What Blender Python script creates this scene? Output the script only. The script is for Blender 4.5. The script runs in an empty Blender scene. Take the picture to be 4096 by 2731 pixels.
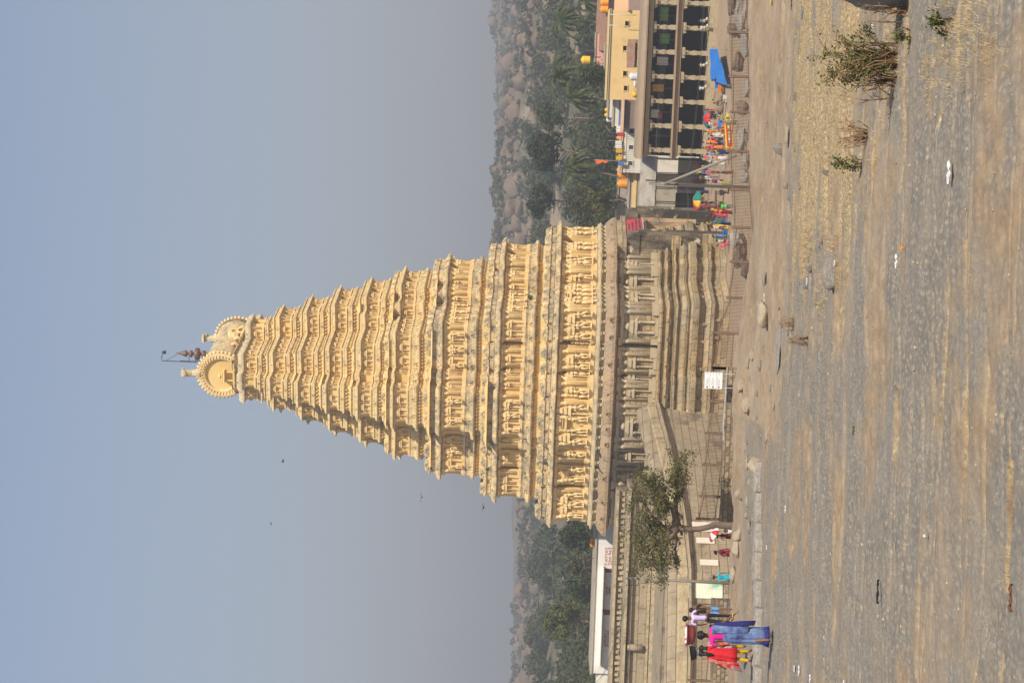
import bpy, math, random
from math import sin, cos, pi, radians, atan, sqrt, exp
from mathutils import Vector, Matrix, noise
SC = bpy.context.scene
COL = SC.collection
R = random.Random(7)
# ------------------------------------------------------------------ camera
F = 7500.0; HC = 16.2; ROLL = radians(2.2); PITCH = atan(172/F)
FW = Vector((0, cos(PITCH), sin(PITCH))); UP = Vector((0, -sin(PITCH), cos(PITCH))); RT = Vector((1, 0, 0))
XC = RT*sin(ROLL) - UP*cos(ROLL); YC = RT*cos(ROLL) + UP*sin(ROLL)
CAM0 = Vector((0, 0, HC))
cam = bpy.data.cameras.new('camera'); co = bpy.data.objects.new('camera', cam); COL.objects.link(co)
co.matrix_world = Matrix(((XC.x, YC.x, -FW.x, 0), (XC.y, YC.y, -FW.y, 0), (XC.z, YC.z, -FW.z, HC), (0, 0, 0, 1)))
cam.sensor_width = 36; cam.lens = 36*F/4096; cam.clip_start = .5; cam.clip_end = 20000
SC.camera = co
def at(x, y, D):
    """point at world depth D (metres north of the camera) on the sight line of a photo pixel"""
    d = FW*F + XC*(x-2048) + YC*(1365.5-y)
    return CAM0 + d*(D/d.y)
def onz(x, y, z):
    d = FW*F + XC*(x-2048) + YC*(1365.5-y)
    return CAM0 + d*((z-HC)/d.z)
# ------------------------------------------------------------------ light
SUN_EL = radians(41); SUN_AZ = radians(27)      # azimuth: from behind the camera, turned to the right
W = bpy.data.worlds.new('World'); SC.world = W; W.use_nodes = True
nt = W.node_tree; bg = nt.nodes['Background']
sky = nt.nodes.new('ShaderNodeTexSky'); sky.sky_type = 'NISHITA'; sky.sun_disc = False
sky.sun_elevation = SUN_EL; sky.sun_rotation = pi - SUN_AZ; sky.altitude = 400
sky.air_density = 1.0; sky.dust_density = 1.0; sky.ozone_density = 1.2
_g = nt.nodes.new('ShaderNodeTexCoord'); _s = nt.nodes.new('ShaderNodeSeparateXYZ'); nt.links.new(_g.outputs['Generated'], _s.inputs[0])
_r = nt.nodes.new('ShaderNodeMapRange'); nt.links.new(_s.outputs[2], _r.inputs[0])
for _i, _v in ((1, .0), (2, .40), (3, .85), (4, .0)): _r.inputs[_i].default_value = _v
_m = nt.nodes.new('ShaderNodeMix'); _m.data_type = 'RGBA'; nt.links.new(_r.outputs[0], _m.inputs[0]); nt.links.new(sky.outputs[0], _m.inputs[6])
_m.inputs[7].default_value = (2.75, 2.85, 3.2, 1)      # pale grey dust low in the air
nt.links.new(_m.outputs[2], bg.inputs[0]); bg.inputs[1].default_value = .105
sl = bpy.data.lights.new('sun', 'SUN'); sl.energy = 4.8; sl.angle = radians(.5); sl.color = (1, .93, .80)
so = bpy.data.objects.new('sun', sl); COL.objects.link(so)
SV = Vector((sin(SUN_AZ)*cos(SUN_EL), -cos(SUN_AZ)*cos(SUN_EL), sin(SUN_EL)))
so.rotation_euler = SV.to_track_quat('Z', 'Y').to_euler(); so.location = SV*100
SC.view_settings.view_transform = 'Standard'; SC.view_settings.look = 'None'
SC.view_settings.exposure = 0.28; SC.view_settings.gamma = 1
SC.render.engine = 'CYCLES'
SC.cycles.max_bounces = 6; SC.cycles.diffuse_bounces = 3; SC.cycles.volume_bounces = 0
SC.cycles.transparent_max_bounces = 8
# ------------------------------------------------------------------ materials
MATS = {}
def mat(name, cols, scale=1.0, rough=.9, bump=.0, bscale=12, stretch=(1, 1, 1), detail=6, dist=0.0, brick=None,
        streak=None, spots=None, metal=0, spec=.3, rnd=0, hscale=None, lo=.3, hi=.7):
    """noise-mixed colours; brick=(w,h,mortar,colour,contrast); streak=(colour,amount,scale); spots=(colour,scale,thresh)"""
    m = bpy.data.materials.new(name); m.use_nodes = True; MATS[name] = m
    n = m.node_tree.nodes; L = m.node_tree.links; b = n['Principled BSDF']
    b.inputs['Roughness'].default_value = rough; b.inputs['Metallic'].default_value = metal
    b.inputs['Specular IOR Level'].default_value = spec
    tc = n.new('ShaderNodeTexCoord'); mp = n.new('ShaderNodeMapping'); L.new(tc.outputs['Object'], mp.inputs[0])
    mp.inputs['Scale'].default_value = stretch
    nz = n.new('ShaderNodeTexNoise'); nz.inputs['Scale'].default_value = scale; nz.inputs['Detail'].default_value = detail
    nz.inputs['Roughness'].default_value = .62; nz.inputs['Distortion'].default_value = dist
    L.new(mp.outputs[0], nz.inputs[0])
    cr = n.new('ShaderNodeValToRGB'); L.new(nz.outputs[0], cr.inputs[0])
    k = len(cols)
    if k == 1: cols = [cols[0], tuple(c*.9 for c in cols[0])]; k = 2
    while len(cr.color_ramp.elements) < k: cr.color_ramp.elements.new(.5)
    for i, c in enumerate(cols):
        cr.color_ramp.elements[i].position = lo + (hi-lo)*i/(k-1); cr.color_ramp.elements[i].color = (*c, 1)
    out = cr.outputs[0]
    def mix(fac, a, c, mode='MIX'):
        x = n.new('ShaderNodeMix'); x.data_type = 'RGBA'; x.blend_type = mode
        if isinstance(fac, float): x.inputs[0].default_value = fac
        else: L.new(fac, x.inputs[0])
        L.new(a, x.inputs[6])
        if isinstance(c, tuple): x.inputs[7].default_value = (*c, 1)
        else: L.new(c, x.inputs[7])
        return x.outputs[2]
    def ramp(src, a, c):
        r = n.new('ShaderNodeMapRange'); r.inputs[1].default_value = a; r.inputs[2].default_value = c
        L.new(src, r.inputs[0]); return r.outputs[0]
    hsrc = None
    if brick:
        w, h, mo, colr, con = brick
        sx = n.new('ShaderNodeSeparateXYZ'); L.new(tc.outputs['Object'], sx.inputs[0])
        ad = n.new('ShaderNodeMath'); L.new(sx.outputs[0], ad.inputs[0]); L.new(sx.outputs[1], ad.inputs[1])
        cb = n.new('ShaderNodeCombineXYZ'); L.new(ad.outputs[0], cb.inputs[0]); L.new(sx.outputs[2], cb.inputs[1])
        bt = n.new('ShaderNodeTexBrick'); L.new(cb.outputs[0], bt.inputs[0]); bt.inputs['Scale'].default_value = 1
        bt.inputs['Brick Width'].default_value = w; bt.inputs['Row Height'].default_value = h
        bt.inputs['Mortar Size'].default_value = mo; bt.inputs['Mortar Smooth'].default_value = .3
        bt.inputs['Color1'].default_value = (1, 1, 1, 1); bt.inputs['Color2'].default_value = (con, con, con*.97, 1)
        bt.inputs['Mortar'].default_value = (.5, .45, .4, 1)
        out = mix(1.0, out, bt.outputs['Color'], 'MULTIPLY')
        hsrc = bt.outputs['Fac']
    if streak:
        cc, am, ssc = streak
        m2 = n.new('ShaderNodeMapping'); m2.inputs['Scale'].default_value = (1, 1, .28); L.new(tc.outputs['Object'], m2.inputs[0])
        n2 = n.new('ShaderNodeTexNoise'); n2.inputs['Scale'].default_value = ssc; n2.inputs['Detail'].default_value = 8
        n2.inputs['Roughness'].default_value = .7; L.new(m2.outputs[0], n2.inputs[0])
        out = mix(ramp(n2.outputs[0], 1-am-.06, 1-am+.12), out, cc)
    if spots:
        cc, ssc, th = spots
        n3 = n.new('ShaderNodeTexNoise'); n3.inputs['Scale'].default_value = ssc; n3.inputs['Detail'].default_value = 4
        L.new(tc.outputs['Object'], n3.inputs[0])
        out = mix(ramp(n3.outputs[0], th, th+.08), out, cc)
    if rnd:
        oi = n.new('ShaderNodeObjectInfo'); hs = n.new('ShaderNodeHueSaturation')
        r = n.new('ShaderNodeMapRange'); r.inputs[3].default_value = 1-rnd; r.inputs[4].default_value = 1+rnd
        L.new(oi.outputs['Random'], r.inputs[0]); L.new(r.outputs[0], hs.inputs['Value']); L.new(out, hs.inputs['Color']); out = hs.outputs[0]
    L.new(out, b.inputs['Base Color'])
    if bump:
        n4 = n.new('ShaderNodeTexNoise'); n4.inputs['Scale'].default_value = bscale; n4.inputs['Detail'].default_value = 8
        L.new(mp.outputs[0], n4.inputs[0])
        bp = n.new('ShaderNodeBump'); bp.inputs['Strength'].default_value = min(1, bump); bp.inputs['Distance'].default_value = .6/bscale
        L.new(n4.outputs[0], bp.inputs['Height']); last = bp.outputs[0]
        if hsrc:
            b2 = n.new('ShaderNodeBump'); b2.invert = True; b2.inputs['Strength'].default_value = .8; b2.inputs['Distance'].default_value = .04
            L.new(hsrc, b2.inputs['Height']); L.new(last, b2.inputs['Normal']); last = b2.outputs[0]
        L.new(last, b.inputs['Normal'])
    return m
def plain(name, c, rough=.7, spec=.3, metal=0):
    m = bpy.data.materials.new(name); m.use_nodes = True; b = m.node_tree.nodes['Principled BSDF']
    n = m.node_tree.nodes; L = m.node_tree.links
    tc = n.new('ShaderNodeTexCoord'); nz = n.new('ShaderNodeTexNoise'); nz.inputs['Scale'].default_value = 6; L.new(tc.outputs['Object'], nz.inputs[0])
    x = n.new('ShaderNodeMix'); x.data_type = 'RGBA'; x.inputs[6].default_value = (*[v*.82 for v in c], 1); x.inputs[7].default_value = (*[min(1, v*1.12) for v in c], 1)
    L.new(nz.outputs[0], x.inputs[0]); L.new(x.outputs[2], b.inputs['Base Color'])
    b.inputs['Roughness'].default_value = rough
    b.inputs['Specular IOR Level'].default_value = spec; b.inputs['Metallic'].default_value = metal; MATS[name] = m; return m
YEL = (.78, .53, .20); YEL2 = (.86, .62, .28)
mat('stucco', [(.62, .42, .17), YEL, YEL2], scale=.35, bump=.5, bscale=9, streak=((.36, .29, .19), .34, .9), spots=((.42, .28, .12), 3.5, .66))
mat('stucco_ornament', [(.68, .47, .20), (.80, .58, .28), (.84, .66, .38)], scale=1.2, bump=.6, bscale=7, streak=((.30, .26, .20), .36, 1.6))
mat('stucco_weathered', [(.24, .195, .13), (.44, .35, .22), (.66, .49, .26), (.52, .42, .27)], scale=1.1, bump=.9, bscale=4, streak=((.15, .13, .10), .37, 1.3), spots=((.74, .55, .28), 1.1, .56))
mat('stucco_pale', [(.38, .31, .20), (.58, .47, .30), (.72, .57, .32)], scale=.8, bump=.5, bscale=5, streak=((.22, .19, .15), .36, 1.5))
mat('stucco_upper', [(.42, .35, .23), (.66, .48, .23), (.72, .54, .27), (.60, .49, .32)], scale=1.0, bump=.8, bscale=5, streak=((.24, .20, .14), .40, 1.5))
mat('granite', [(.34, .24, .13), (.52, .38, .20), (.44, .35, .23), (.60, .46, .27)], scale=.25, bump=.8, bscale=3, brick=(1.5, .55, .045, 0, .66), streak=((.20, .15, .10), .38, .7))
mat('granite_eave', [(.32, .22, .13), (.44, .31, .19), (.38, .29, .20)], scale=.3, bump=.8, bscale=3, brick=(2.4, 3, .02, 0, .8), streak=((.16, .12, .09), .38, .9))
mat('granite_smooth', [(.42, .33, .21), (.52, .42, .27), (.44, .38, .29)], scale=.4, bump=.4, bscale=8)
mat('stained', [(.36, .28, .17), (.20, .16, .11)], scale=.5, bump=.6, bscale=4, streak=((.05, .042, .032), .56, .55), spots=((.66, .56, .40), .9, .62))
mat('peach_plaster', [(.50, .33, .18), (.58, .42, .25)], scale=.8, bump=.4, bscale=6, streak=((.10, .08, .055), .42, .5))
mat('hole_shade', [(.010, .008, .006)], scale=3, spec=0, rough=1)  # near-black colour stands in for the shade inside openings and bays
mat('copper', [(.16, .08, .055), (.22, .11, .075), (.10, .09, .07)], scale=3, rough=.5, metal=.3)
mat('iron', [(.03, .03, .035), (.06, .05, .05)], scale=8, rough=.5, metal=.5)
# ------------------------------------------------------------------ mesh helpers
class MB:
    def __init__(s): s.v = []; s.f = []; s.m = []; s.mi = 0; s.sm = []
    def add(s, vs, fs, smooth=False):
        k = len(s.v); s.v.extend([tuple(v) for v in vs])
        for f in fs: s.f.append(tuple(i+k for i in f)); s.m.append(s.mi); s.sm.append(smooth)
    def box(s, c, d, M=None, taper=1.0, ty=None):
        """box centred c with full sizes d; taper scales the top"""
        x, y, z = d[0]/2, d[1]/2, d[2]/2; t = taper; u = ty if ty is not None else t
        vs = [Vector((sx*x*(t if sz > 0 else 1), sy*y*(u if sz > 0 else 1), sz*z)) for sz in (-1, 1) for sx, sy in ((-1, -1), (1, -1), (1, 1), (-1, 1))]
        c = Vector(c)
        vs = [(M @ (v+c)) if M else (v+c) for v in vs]
        s.add(vs, [(3, 2, 1, 0), (4, 5, 6, 7), (0, 1, 5, 4), (1, 2, 6, 5), (2, 3, 7, 6), (3, 0, 4, 7)])
    def ring(s, rings, cap=True, smooth=True, closed=True):
        """rings: list of equal-length point loops"""
        n = len(rings[0]); vs = [p for r in rings for p in r]; fs = []
        for i in range(len(rings)-1):
            for j in range(n if closed else n-1):
                k = (j+1) % n
                fs.append((i*n+j, i*n+k, (i+1)*n+k, (i+1)*n+j))
        if cap and closed: fs.append(tuple(reversed(range(n)))); fs.append(tuple(range((len(rings)-1)*n, len(rings)*n)))
        s.add(vs, fs, smooth)
    def lathe(s, prof, n=10, c=(0, 0, 0), M=None, smooth=True, sq=(1, 1), ph=0):
        c = Vector(c); rs = []
        for r, z in prof:
            rs.append([Vector((r*cos(ph+2*pi*i/n)*sq[0], r*sin(ph+2*pi*i/n)*sq[1], z))+c for i in range(n)])
        if M: rs = [[M @ p for p in q] for q in rs]
        s.ring(rs, smooth=smooth)
    def tube(s, pts, rad, n=6, smooth=True, flat=None):
        """tube through pts with radius list or number"""
        pts = [Vector(p) for p in pts]; k = len(pts)
        rad = [rad]*k if isinstance(rad, (int, float)) else rad
        rs = []; ref = Vector((0, 0, 1))
        for i, p in enumerate(pts):
            t = (pts[min(i+1, k-1)]-pts[max(i-1, 0)])
            if t.length < 1e-9: t = Vector((0, 0, 1))
            t.normalize()
            a = ref if abs(t.dot(ref)) < .9 else Vector((1, 0, 0))
            u = t.cross(a).normalized(); w = t.cross(u).normalized(); ref = w.cross(t) if False else ref
            rs.append([p+(u*cos(2*pi*j/n)+w*sin(2*pi*j/n)*(flat or 1))*rad[i] for j in range(n)])
        s.ring(rs, smooth=smooth)
    def sweep(s, poly, prof, cap=False, smooth=False, flare=0):
        """rectilinear CCW polygon swept with (offset, z) profile, mitred corners"""
        n = len(poly); rs = []
        nr = []
        for i in range(n):
            a = Vector(poly[i]); b = Vector(poly[(i+1) % n]); d = (b-a).normalized(); nr.append(Vector((d.y, -d.x)))
        om = max(abs(o) for o, z in prof) or 1
        for o, z in prof:
            r = []
            for i in range(n):
                q = Vector(poly[i])+(nr[i-1]+nr[i])*o
                cvx = nr[i-1].x*nr[i].y-nr[i-1].y*nr[i].x > 0
                r.append((q.x, q.y, z+(flare*max(0, o/om)**2 if cvx else 0)))
            rs.append(r)
        s.ring(rs, cap=False, smooth=smooth)
        if cap:
            s.add(rs[-1], [tuple(range(n))])
    def build(s, name, mats, parent=None, loc=(0, 0, 0), rz=0, smooth=None):
        me = bpy.data.meshes.new(name); me.from_pydata(s.v, [], s.f)
        if not isinstance(mats, (list, tuple)): mats = [mats]
        for m in mats: me.materials.append(MATS[m] if isinstance(m, str) else m)
        me.polygons.foreach_set('material_index', s.m)
        me.polygons.foreach_set('use_smooth', s.sm if smooth is None else [smooth]*len(s.f)); me.update()
        return link(name, me, parent, loc, rz)
def link(name, me, parent=None, loc=(0, 0, 0), rz=0):
    o = bpy.data.objects.new(name, me); COL.objects.link(o); o.location = loc; o.rotation_euler = (0, 0, rz)
    if parent: o.parent = parent
    return o
def tag(o, label=None, cat=None, group=None, kind=None):
    if label: o['label'] = label
    if cat: o['category'] = cat
    if group: o['group'] = group
    if kind: o['kind'] = kind
    return o
def thing(name, label, cat, loc=(0, 0, 0), rz=0, group=None):
    o = bpy.data.objects.new(name, None); COL.objects.link(o); o.location = loc; o.rotation_euler = (0, 0, rz)
    o.empty_display_size = .2
    return tag(o, label, cat, group)
def copy_tree(o, parent=None, loc=None, rz=None):
    c = o.copy(); COL.objects.link(c); c.parent = parent
    if loc is not None: c.location = loc
    if rz is not None: c.rotation_euler = (0, 0, rz)
    for ch in list(o.children): copy_tree(ch, c)
    return c
# ================================================================== the temple tower
PHI = radians(21); TC = Vector((-2.65, 193.1, 0))
# storey: width, length, wall foot, wall top, south bay (depth, half-width), east bay (depth, half-width), window half-width
TI = [(22.3, 24.0, 12.34, 15.87, 1.9, 2.4, 2.7, 4.5, 1.0), (19.2, 20.6, 19.03, 21.41, 2.0, 2.2, 2.7, 2.6, .72), (15.7, 18.6, 24.68, 27.04, 2.4, 2.0, 2.7, 2.3, .55),
      (12.6, 17.2, 30.25, 31.65, 2.6, 1.75, 2.7, 2.6, .5), (9.9, 15.8, 33.89, 35.15, 2.7, 1.4, 2.8, 2.8, .5), (8.2, 14.6, 37.2, 38.35, 2.5, 1.15, 2.7, 2.6, .42),
      (6.7, 13.4, 40.11, 41.25, 2.4, 1.0, 2.5, 2.1, .4), (5.6, 12.2, 42.98, 44.15, 2.0, .85, 2.1, 1.5, .35), (4.5, 11.0, 45.91, 47.22, 1.1, .55, 1.6, 1.0, .3)]
def plan(i, rec=True, grow=0.0):
    w, l, _, _, ps, fs, pe, ce, wh = TI[i]; q = -.8 if rec else .0
    hw, hl = w/2, l/2
    if i == 0:
        a = [(2.4, ps), (4.2, 1.35)] + ([(4.85, q)] if rec else []) + [(7.1 if rec else 7.5, .3)] + ([(7.75, q)] if rec else []) + [(hw, 0)]
        b = [(wh, pe-1.6 if rec else pe), (ce-.6, pe), (ce+1.3, 1.75)] + ([(ce+1.8, q)] if rec else []) + [(hl, 0)]
    elif i == 1:
        a = [(2.2, ps), (3.7, 1.3)] + ([(4.3, q)] if rec else []) + [(6.2 if rec else 6.6, .3)] + ([(6.8, q)] if rec else []) + [(hw, 0)]
        b = [(wh, pe-1.4 if rec else pe), (ce, pe), (ce+1.9, 1.7), (hl, 0)]
    elif i < 5:
        a = [(fs, ps), (fs+1.25-.12*i, ps*.45), (hw, 0)]
        b = [(wh, pe-1.2 if rec else pe), (ce, pe), (ce+1.2, 1.5), (hl, 0)]
    else:
        a = [(fs, ps), (hw, 0)]; b = [(wh, pe-1.0 if rec else pe), (ce, pe), (hl, 0)]
    if grow: hw += grow; hl += grow; a[-1] = (hw, 0); b[-1] = (hl, 0)
    w, l = hw*2, hl*2
    def side(half, segs):       # list of (t, p) from -half to +half
        pos = []; t0 = 0
        for t, p in segs: pos.append((t0, t, p)); t0 = t
        full = [(-e, -s0, p) for s0, e, p in reversed(pos)] + [(s0, e, p) for s0, e, p in pos]
        out = []
        for k, (u, v, p) in enumerate(full):
            if out and abs(out[-1][1]-p) < 1e-9: out[-1] = (v, p); continue
            out += [(u, p), (v, p)]
        return out
    P = []
    for t, p in side(w/2, a)[1:]: P.append((t, -l/2-p))          # south, west->east
    S = side(w/2, a); E_ = side(l/2, b)
    P = [(t, -l/2-p) for t, p in S]
    P += [(w/2+p, t) for t, p in E_]
    P += [(-t, l/2+p) for t, p in S]
    P += [(-w/2-p, -t) for t, p in E_]
    Q = []
    for q in P:
        if not Q or (abs(Q[-1][0]-q[0])+abs(Q[-1][1]-q[1])) > 1e-6: Q.append(q)
    if (abs(Q[0][0]-Q[-1][0])+abs(Q[0][1]-Q[-1][1])) < 1e-6: Q.pop()
    return Q
def edges(poly, minlen=.4):
    n = len(poly)
    for i in range(n):
        a = Vector(poly[i]); b = Vector(poly[(i+1) % n]); d = b-a; l = d.length
        if l < minlen: continue
        d.normalize(); nn = Vector((d.y, -d.x))
        ang = math.atan2(d.y, d.x)
        yield a, b, d, nn, l, ang, (d.x > .5 and (a.y+b.y) < 0) or (d.y > .5 and (a.x+b.x) > 0)
def fr(a, d, t, z, ang, o=0):
    """local frame on a wall: x along the wall, -y outwards"""
    nn = Vector((d.y, -d.x)); p = a+d*t+nn*o
    return Matrix.Translation((p.x, p.y, z)) @ Matrix.Rotation(ang, 4, 'Z')
def pilaster(mb, M, h, r, n=6):
    mb.box((0, -r*.3, h*.09), (r*2.5, r*1.7, h*.18), M)
    mb.lathe([(r, h*.18), (r*.92, h*.72), (r*1.15, h*.74), (r*1.15, h*.78), (r*.8, h*.80), (r*1.45, h*.87), (r*1.5, h*.90), (r*.9, h*.91)], n, (0, -r*.35, 0), M)
    mb.box((0, -r*.6, h*.955), (r*3.6, r*2.3, h*.09), M, 1.12)
def niche(mb, M, w, h, deep=.25, roof=2, dark=True):
    r = w*.09
    mb.box((0, -deep*.5, h*.05), (w*1.12, deep*1.2, h*.10), M)
    for s in (-1, 1):
        mb.lathe([(r*1.3, h*.1), (r, h*.14), (r*.9, h*.52), (r*1.5, h*.56), (r*1.5, h*.6), (r, h*.62)], 6, (s*w*.36, -deep*.7, 0), M)
    z = h*.62; ww = w*1.1
    for k in range(roof):
        mb.box((0, -deep*.65, z+h*.035), (ww, deep*1.5, h*.07), M, .86)
        mb.box((0, -deep*.5, z+h*.095), (ww*.72, deep*1.1, h*.05), M)
        z += h*.12; ww *= .74
    mb.lathe([(w*.24, 0), (w*.27, h*.05), (w*.16, h*.11), (w*.03, h*.15)], 7, (0, -deep*.5, z), M, sq=(1, .5))
def kudu(mb, M, w, h, d=.12):
    """horseshoe gable ornament"""
    k = 8; o = []; i_ = []
    for j in range(k+1):
        a = pi*(-.15+1.3*j/k)
        o.append((cos(a)*w*.5, -d, h*.45+sin(a)*h*.5)); i_.append((cos(a)*w*.27, -d, h*.45+sin(a)*h*.27))
    ob = [(x, 0, z) for x, y, z in o]
    A = [M @ Vector(p) for p in o]; B = [M @ Vector(p) for p in i_]; C = [M @ Vector(p) for p in ob]
    C2 = [M @ Vector((x, -d*.3, z)) for x, y, z in i_]
    n = k+1; fs = []
    for j in range(k):
        fs += [(j, j+1, n+j+1, n+j), (j+1, j, 2*n+j, 2*n+j+1), (n+j, n+j+1, 3*n+j+1, 3*n+j)]
    fs.append(tuple(range(3*n, 4*n)))
    mb.add(A+B+C+C2, fs)
    mb.box((0, -d*.4, h*.04), (w*1.25, d*.9, h*.12), M)
def shrine(mb, M, w, h, d):
    """little barrel-roofed shrine of the parapet"""
    mb.box((0, -d*.5, h*.2), (w*.86, d, h*.4), M)
    mb.box((0, -d*.55, h*.43), (w*1.06, d*1.35, h*.09), M, .9)
    rs = []
    for x, sc in ((-.5, .62), (-.42, .95), (0, 1), (.42, .95), (.5, .62)):
        r = []
        for j in range(7):
            a = pi*j/6; r.append(M @ Vector((x*w*.92, -d*.5-cos(a)*d*.66*sc, h*.47+sin(a)*h*.46*sc)))
        rs.append(r)
    mb.ring(rs, smooth=False)
    if w > .5: kudu(mb, M @ Matrix.Translation((0, -d*1.05, h*.42)), min(w*.5, h*.75), h*.5, .08)
def figure(mb, pose, h=1.0, r2=None):
    """relief figure about h tall, facing -y; one skinned-like chain of tapered tubes"""
    q = R if r2 is None else r2
    hip = .52; sh = .80; sway = pose.get('sway', .03)
    def T(ps, rs): mb.tube([Vector(p)*h for p in ps], [a*h for a in rs], 7)
    T([(0, 0, hip-.05), (sway*.3, -.02, hip), (sway, -.03, .62), (sway*.6, -.03, .72), (0, -.03, sh), (0, -.03, sh+.04)], [.03, .085, .06, .085, .08, .03])
    T([(0, -.03, sh), (0, -.04, .86), (0, -.05, .89), (0, -.04, .94), (0, -.03, 1.0), (0, -.03, 1.07)], [.035, .035, .055, .062, .05, .015])
    for s in (-1, 1):
        kx = pose.get('knee', .02) if s > 0 else pose.get('knee2', .02)
        fx = pose.get('foot', .05) if s > 0 else pose.get('foot2', .05)
        T([(s*.05, 0, hip), (s*(.05+kx), -.04, .28), (s*fx, -.01, .03), (s*fx, -.07, .0)], [.07, .048, .028, .02])
        e = pose['arms'][0 if s < 0 else 1]
        T([(s*.10, -.03, sh), (s*e[0], -.06, e[1]), (s*e[2], -.09, e[3])], [.035, .028, .022])
POSES = [dict(arms=[(.2, .68, .16, .55), (.2, .68, .14, .86)], knee=.06, foot=.1), dict(arms=[(.19, .66, .08, .6), (.22, .72, .25, .92)], sway=-.05, knee2=.07),
         dict(arms=[(.22, .7, .3, .82), (.17, .64, .15, .48)], sway=.05, foot2=.12), dict(arms=[(.2, .66, .05, .7), (.2, .66, .05, .68)], knee=.12, foot=.0)]
def statue_mesh(k):
    mb = MB(); figure(mb, POSES[k], 1.0); mb.lathe([(.16, -.06), (.18, -.02), (.14, 0)], 8, (0, -.02, 0))
    me = bpy.data.meshes.new('statue'); me.from_pydata(mb.v, [], mb.f); me.materials.append(MATS['stucco_ornament'])
    me.polygons.foreach_set('use_smooth', [True]*len(mb.f)); return me
STAT = [statue_mesh(k) for k in range(4)]

tower = thing('temple_tower', 'tall tapering cream yellow temple gateway tower of nine carved storeys on a brown granite base', 'temple tower', TC, -PHI)
# ---- granite base
gb = MB(); PB = plan(0, True, .15); PBs = plan(0, False, .15)
gb.sweep(PB, [(0, 6.2), (0, 10.2), (.12, 10.25), (.12, 11.0)])
base = gb.build('granite_base', 'granite', tower)
eb = MB(); eb.sweep(PBs, [(.1, 10.25), (.45, 10.3), (.5, 10.55), (.85, 10.55), (.98, 10.48), (.96, 10.8), (.65, 11.2), (.42, 11.4), (.32, 11.42)])
eb.build('eave', 'granite_eave', base)
nb = MB(); nb.sweep(PBs, [(.3, 11.38), (.3, 11.46), (-.02, 11.5), (-.02, 11.85), (.42, 11.87), (.5, 11.95), (.5, 12.1), (.25, 12.14), (.25, 12.32), (-.3, 12.34)], cap=True)
for a, b, d, n_, L_, ang, vis in edges(PBs, .8):
    k = max(1, round(L_/1.25))
    for i in range(k+1):
        t = .15+(L_-.3)*i/k
        nb.box((0, -.16, .21), (.22, .36, .38), fr(a, d, t, 11.46, ang)); nb.box((0, -.2, .41), (.34, .5, .1), fr(a, d, t, 11.46, ang))
nb.build('bracket_band', 'stucco_pale', base)
mbm = MB()
mbm.sweep(PBs, [(.02, 6.45), (.42, 6.42), (.5, 6.25), (.45, 6.1), (.2, 6.05), (.2, 5.75), (.7, 5.7), (.8, 5.5), (.55, 5.3), (.35, 5.25), (.35, 5.05), (.9, 5.0), (.95, 4.75),
                (.65, 4.6), (.55, 4.5), (.9, 4.35), (1.15, 4.0), (1.15, 3.75), (.9, 3.5)])
mbm.sweep(PBs, [(.9, 3.55), (1.3, 3.52), (1.5, 3.2), (1.45, 2.75), (.95, 2.7), (.95, 2.0), (1.35, 1.94), (1.45, 1.7), (1.4, 1.35), (1.05, 1.3), (1.05, .62), (1.6, .58), (1.65, .15),
                (2.1, .12), (2.15, -.4), (2.6, -.42), (2.6, -1.2)])
mbm.build('plinth_mouldings', 'granite', base)
pb = MB(); cb_ = MB()
for a, b, d, n_, L_, ang, vis in edges(PB, .5):
    H_ = 3.75
    if L_ > .9:
        for t in (.28, L_-.28): pilaster(pb, fr(a, d, t, 6.45, ang), H_, .2)
        pb.box((L_/2, -.1, 0), (L_, .24, .3), fr(a, d, 0, 9.9, ang))
    if L_ > 1.7: niche(pb, fr(a, d, L_/2, 6.45, ang), min(1.5, L_*.42), H_*.86, .3, 2)
    if L_ > 4:
        for t in (L_*.22, L_*.78): pilaster(pb, fr(a, d, t, 6.45, ang), H_, .16)
    k = int(L_/1.6)
    for i in range(k):                      # carved short pilasters and figures of the plinth friezes
        t = (i+.5)*L_/max(1, k)
        cb_.box((0, -.1, .32), (.3, .24, .66), fr(a, d, t, 2.0, ang, .93)); cb_.box((0, -.14, .62), (.42, .3, .12), fr(a, d, t, 2.0, ang, .93))
        cb_.box((0, -.1, .26), (.26, .24, .5), fr(a, d, t+.5, .7, ang, 1.03))
        kudu(cb_, fr(a, d, t, 5.35, ang, .76), .45, .4, .1)
        kudu(cb_, fr(a, d, t+.3, 2.95, ang, 1.44), .5, .45, .1)
        kudu(cb_, fr(a, d, t, 10.75, ang, .9), .45, .4, .14)
pb.build('pilasters', 'granite_smooth', base); tag(cb_.build('frieze_carving', 'granite', base), kind='stuff')
# ---- gateway porch walls on the east side
po = MB()
po.box((14.6, -3.3, 3.6), (3.4, 1.0, 9.6), None); po.box((15.0, -3.3, 8.9), (2.2, 1.3, 1.2), None, .92)
po.box((14.8, 3.6, 3.6), (3.4, 1.4, 9.6), None); po.box((15.0, 3.6, 8.9), (2.4, 1.8, 1.2), None, .92)
po.build('gateway_wall', 'stained', base)
po = MB(); po.box((14.5, 2.87, 5.2), (2.4, .12, 5.6)); po.build('gateway_plaster', 'peach_plaster', base)
po = MB(); po.box((14.4, 0, 9.0), (2.0, 5.4, .9)); po.box((14.1, 0, 9.8), (2.6, 8.4, .5)); po.box((14.0, 0, 10.25), (2.0, 8.0, .4)); po.build('gateway_lintel', 'granite', base)
po = MB(); po.box((14.6, -3.86, 4.7), (2.9, .16, .9)); po.box((14.7, -4.0, .9), (3.2, .5, 2.6)); po.box((14.7, -4.2, -.2), (3.6, 1.4, .8)); po.build('gateway_ledge', 'granite', base)
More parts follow.
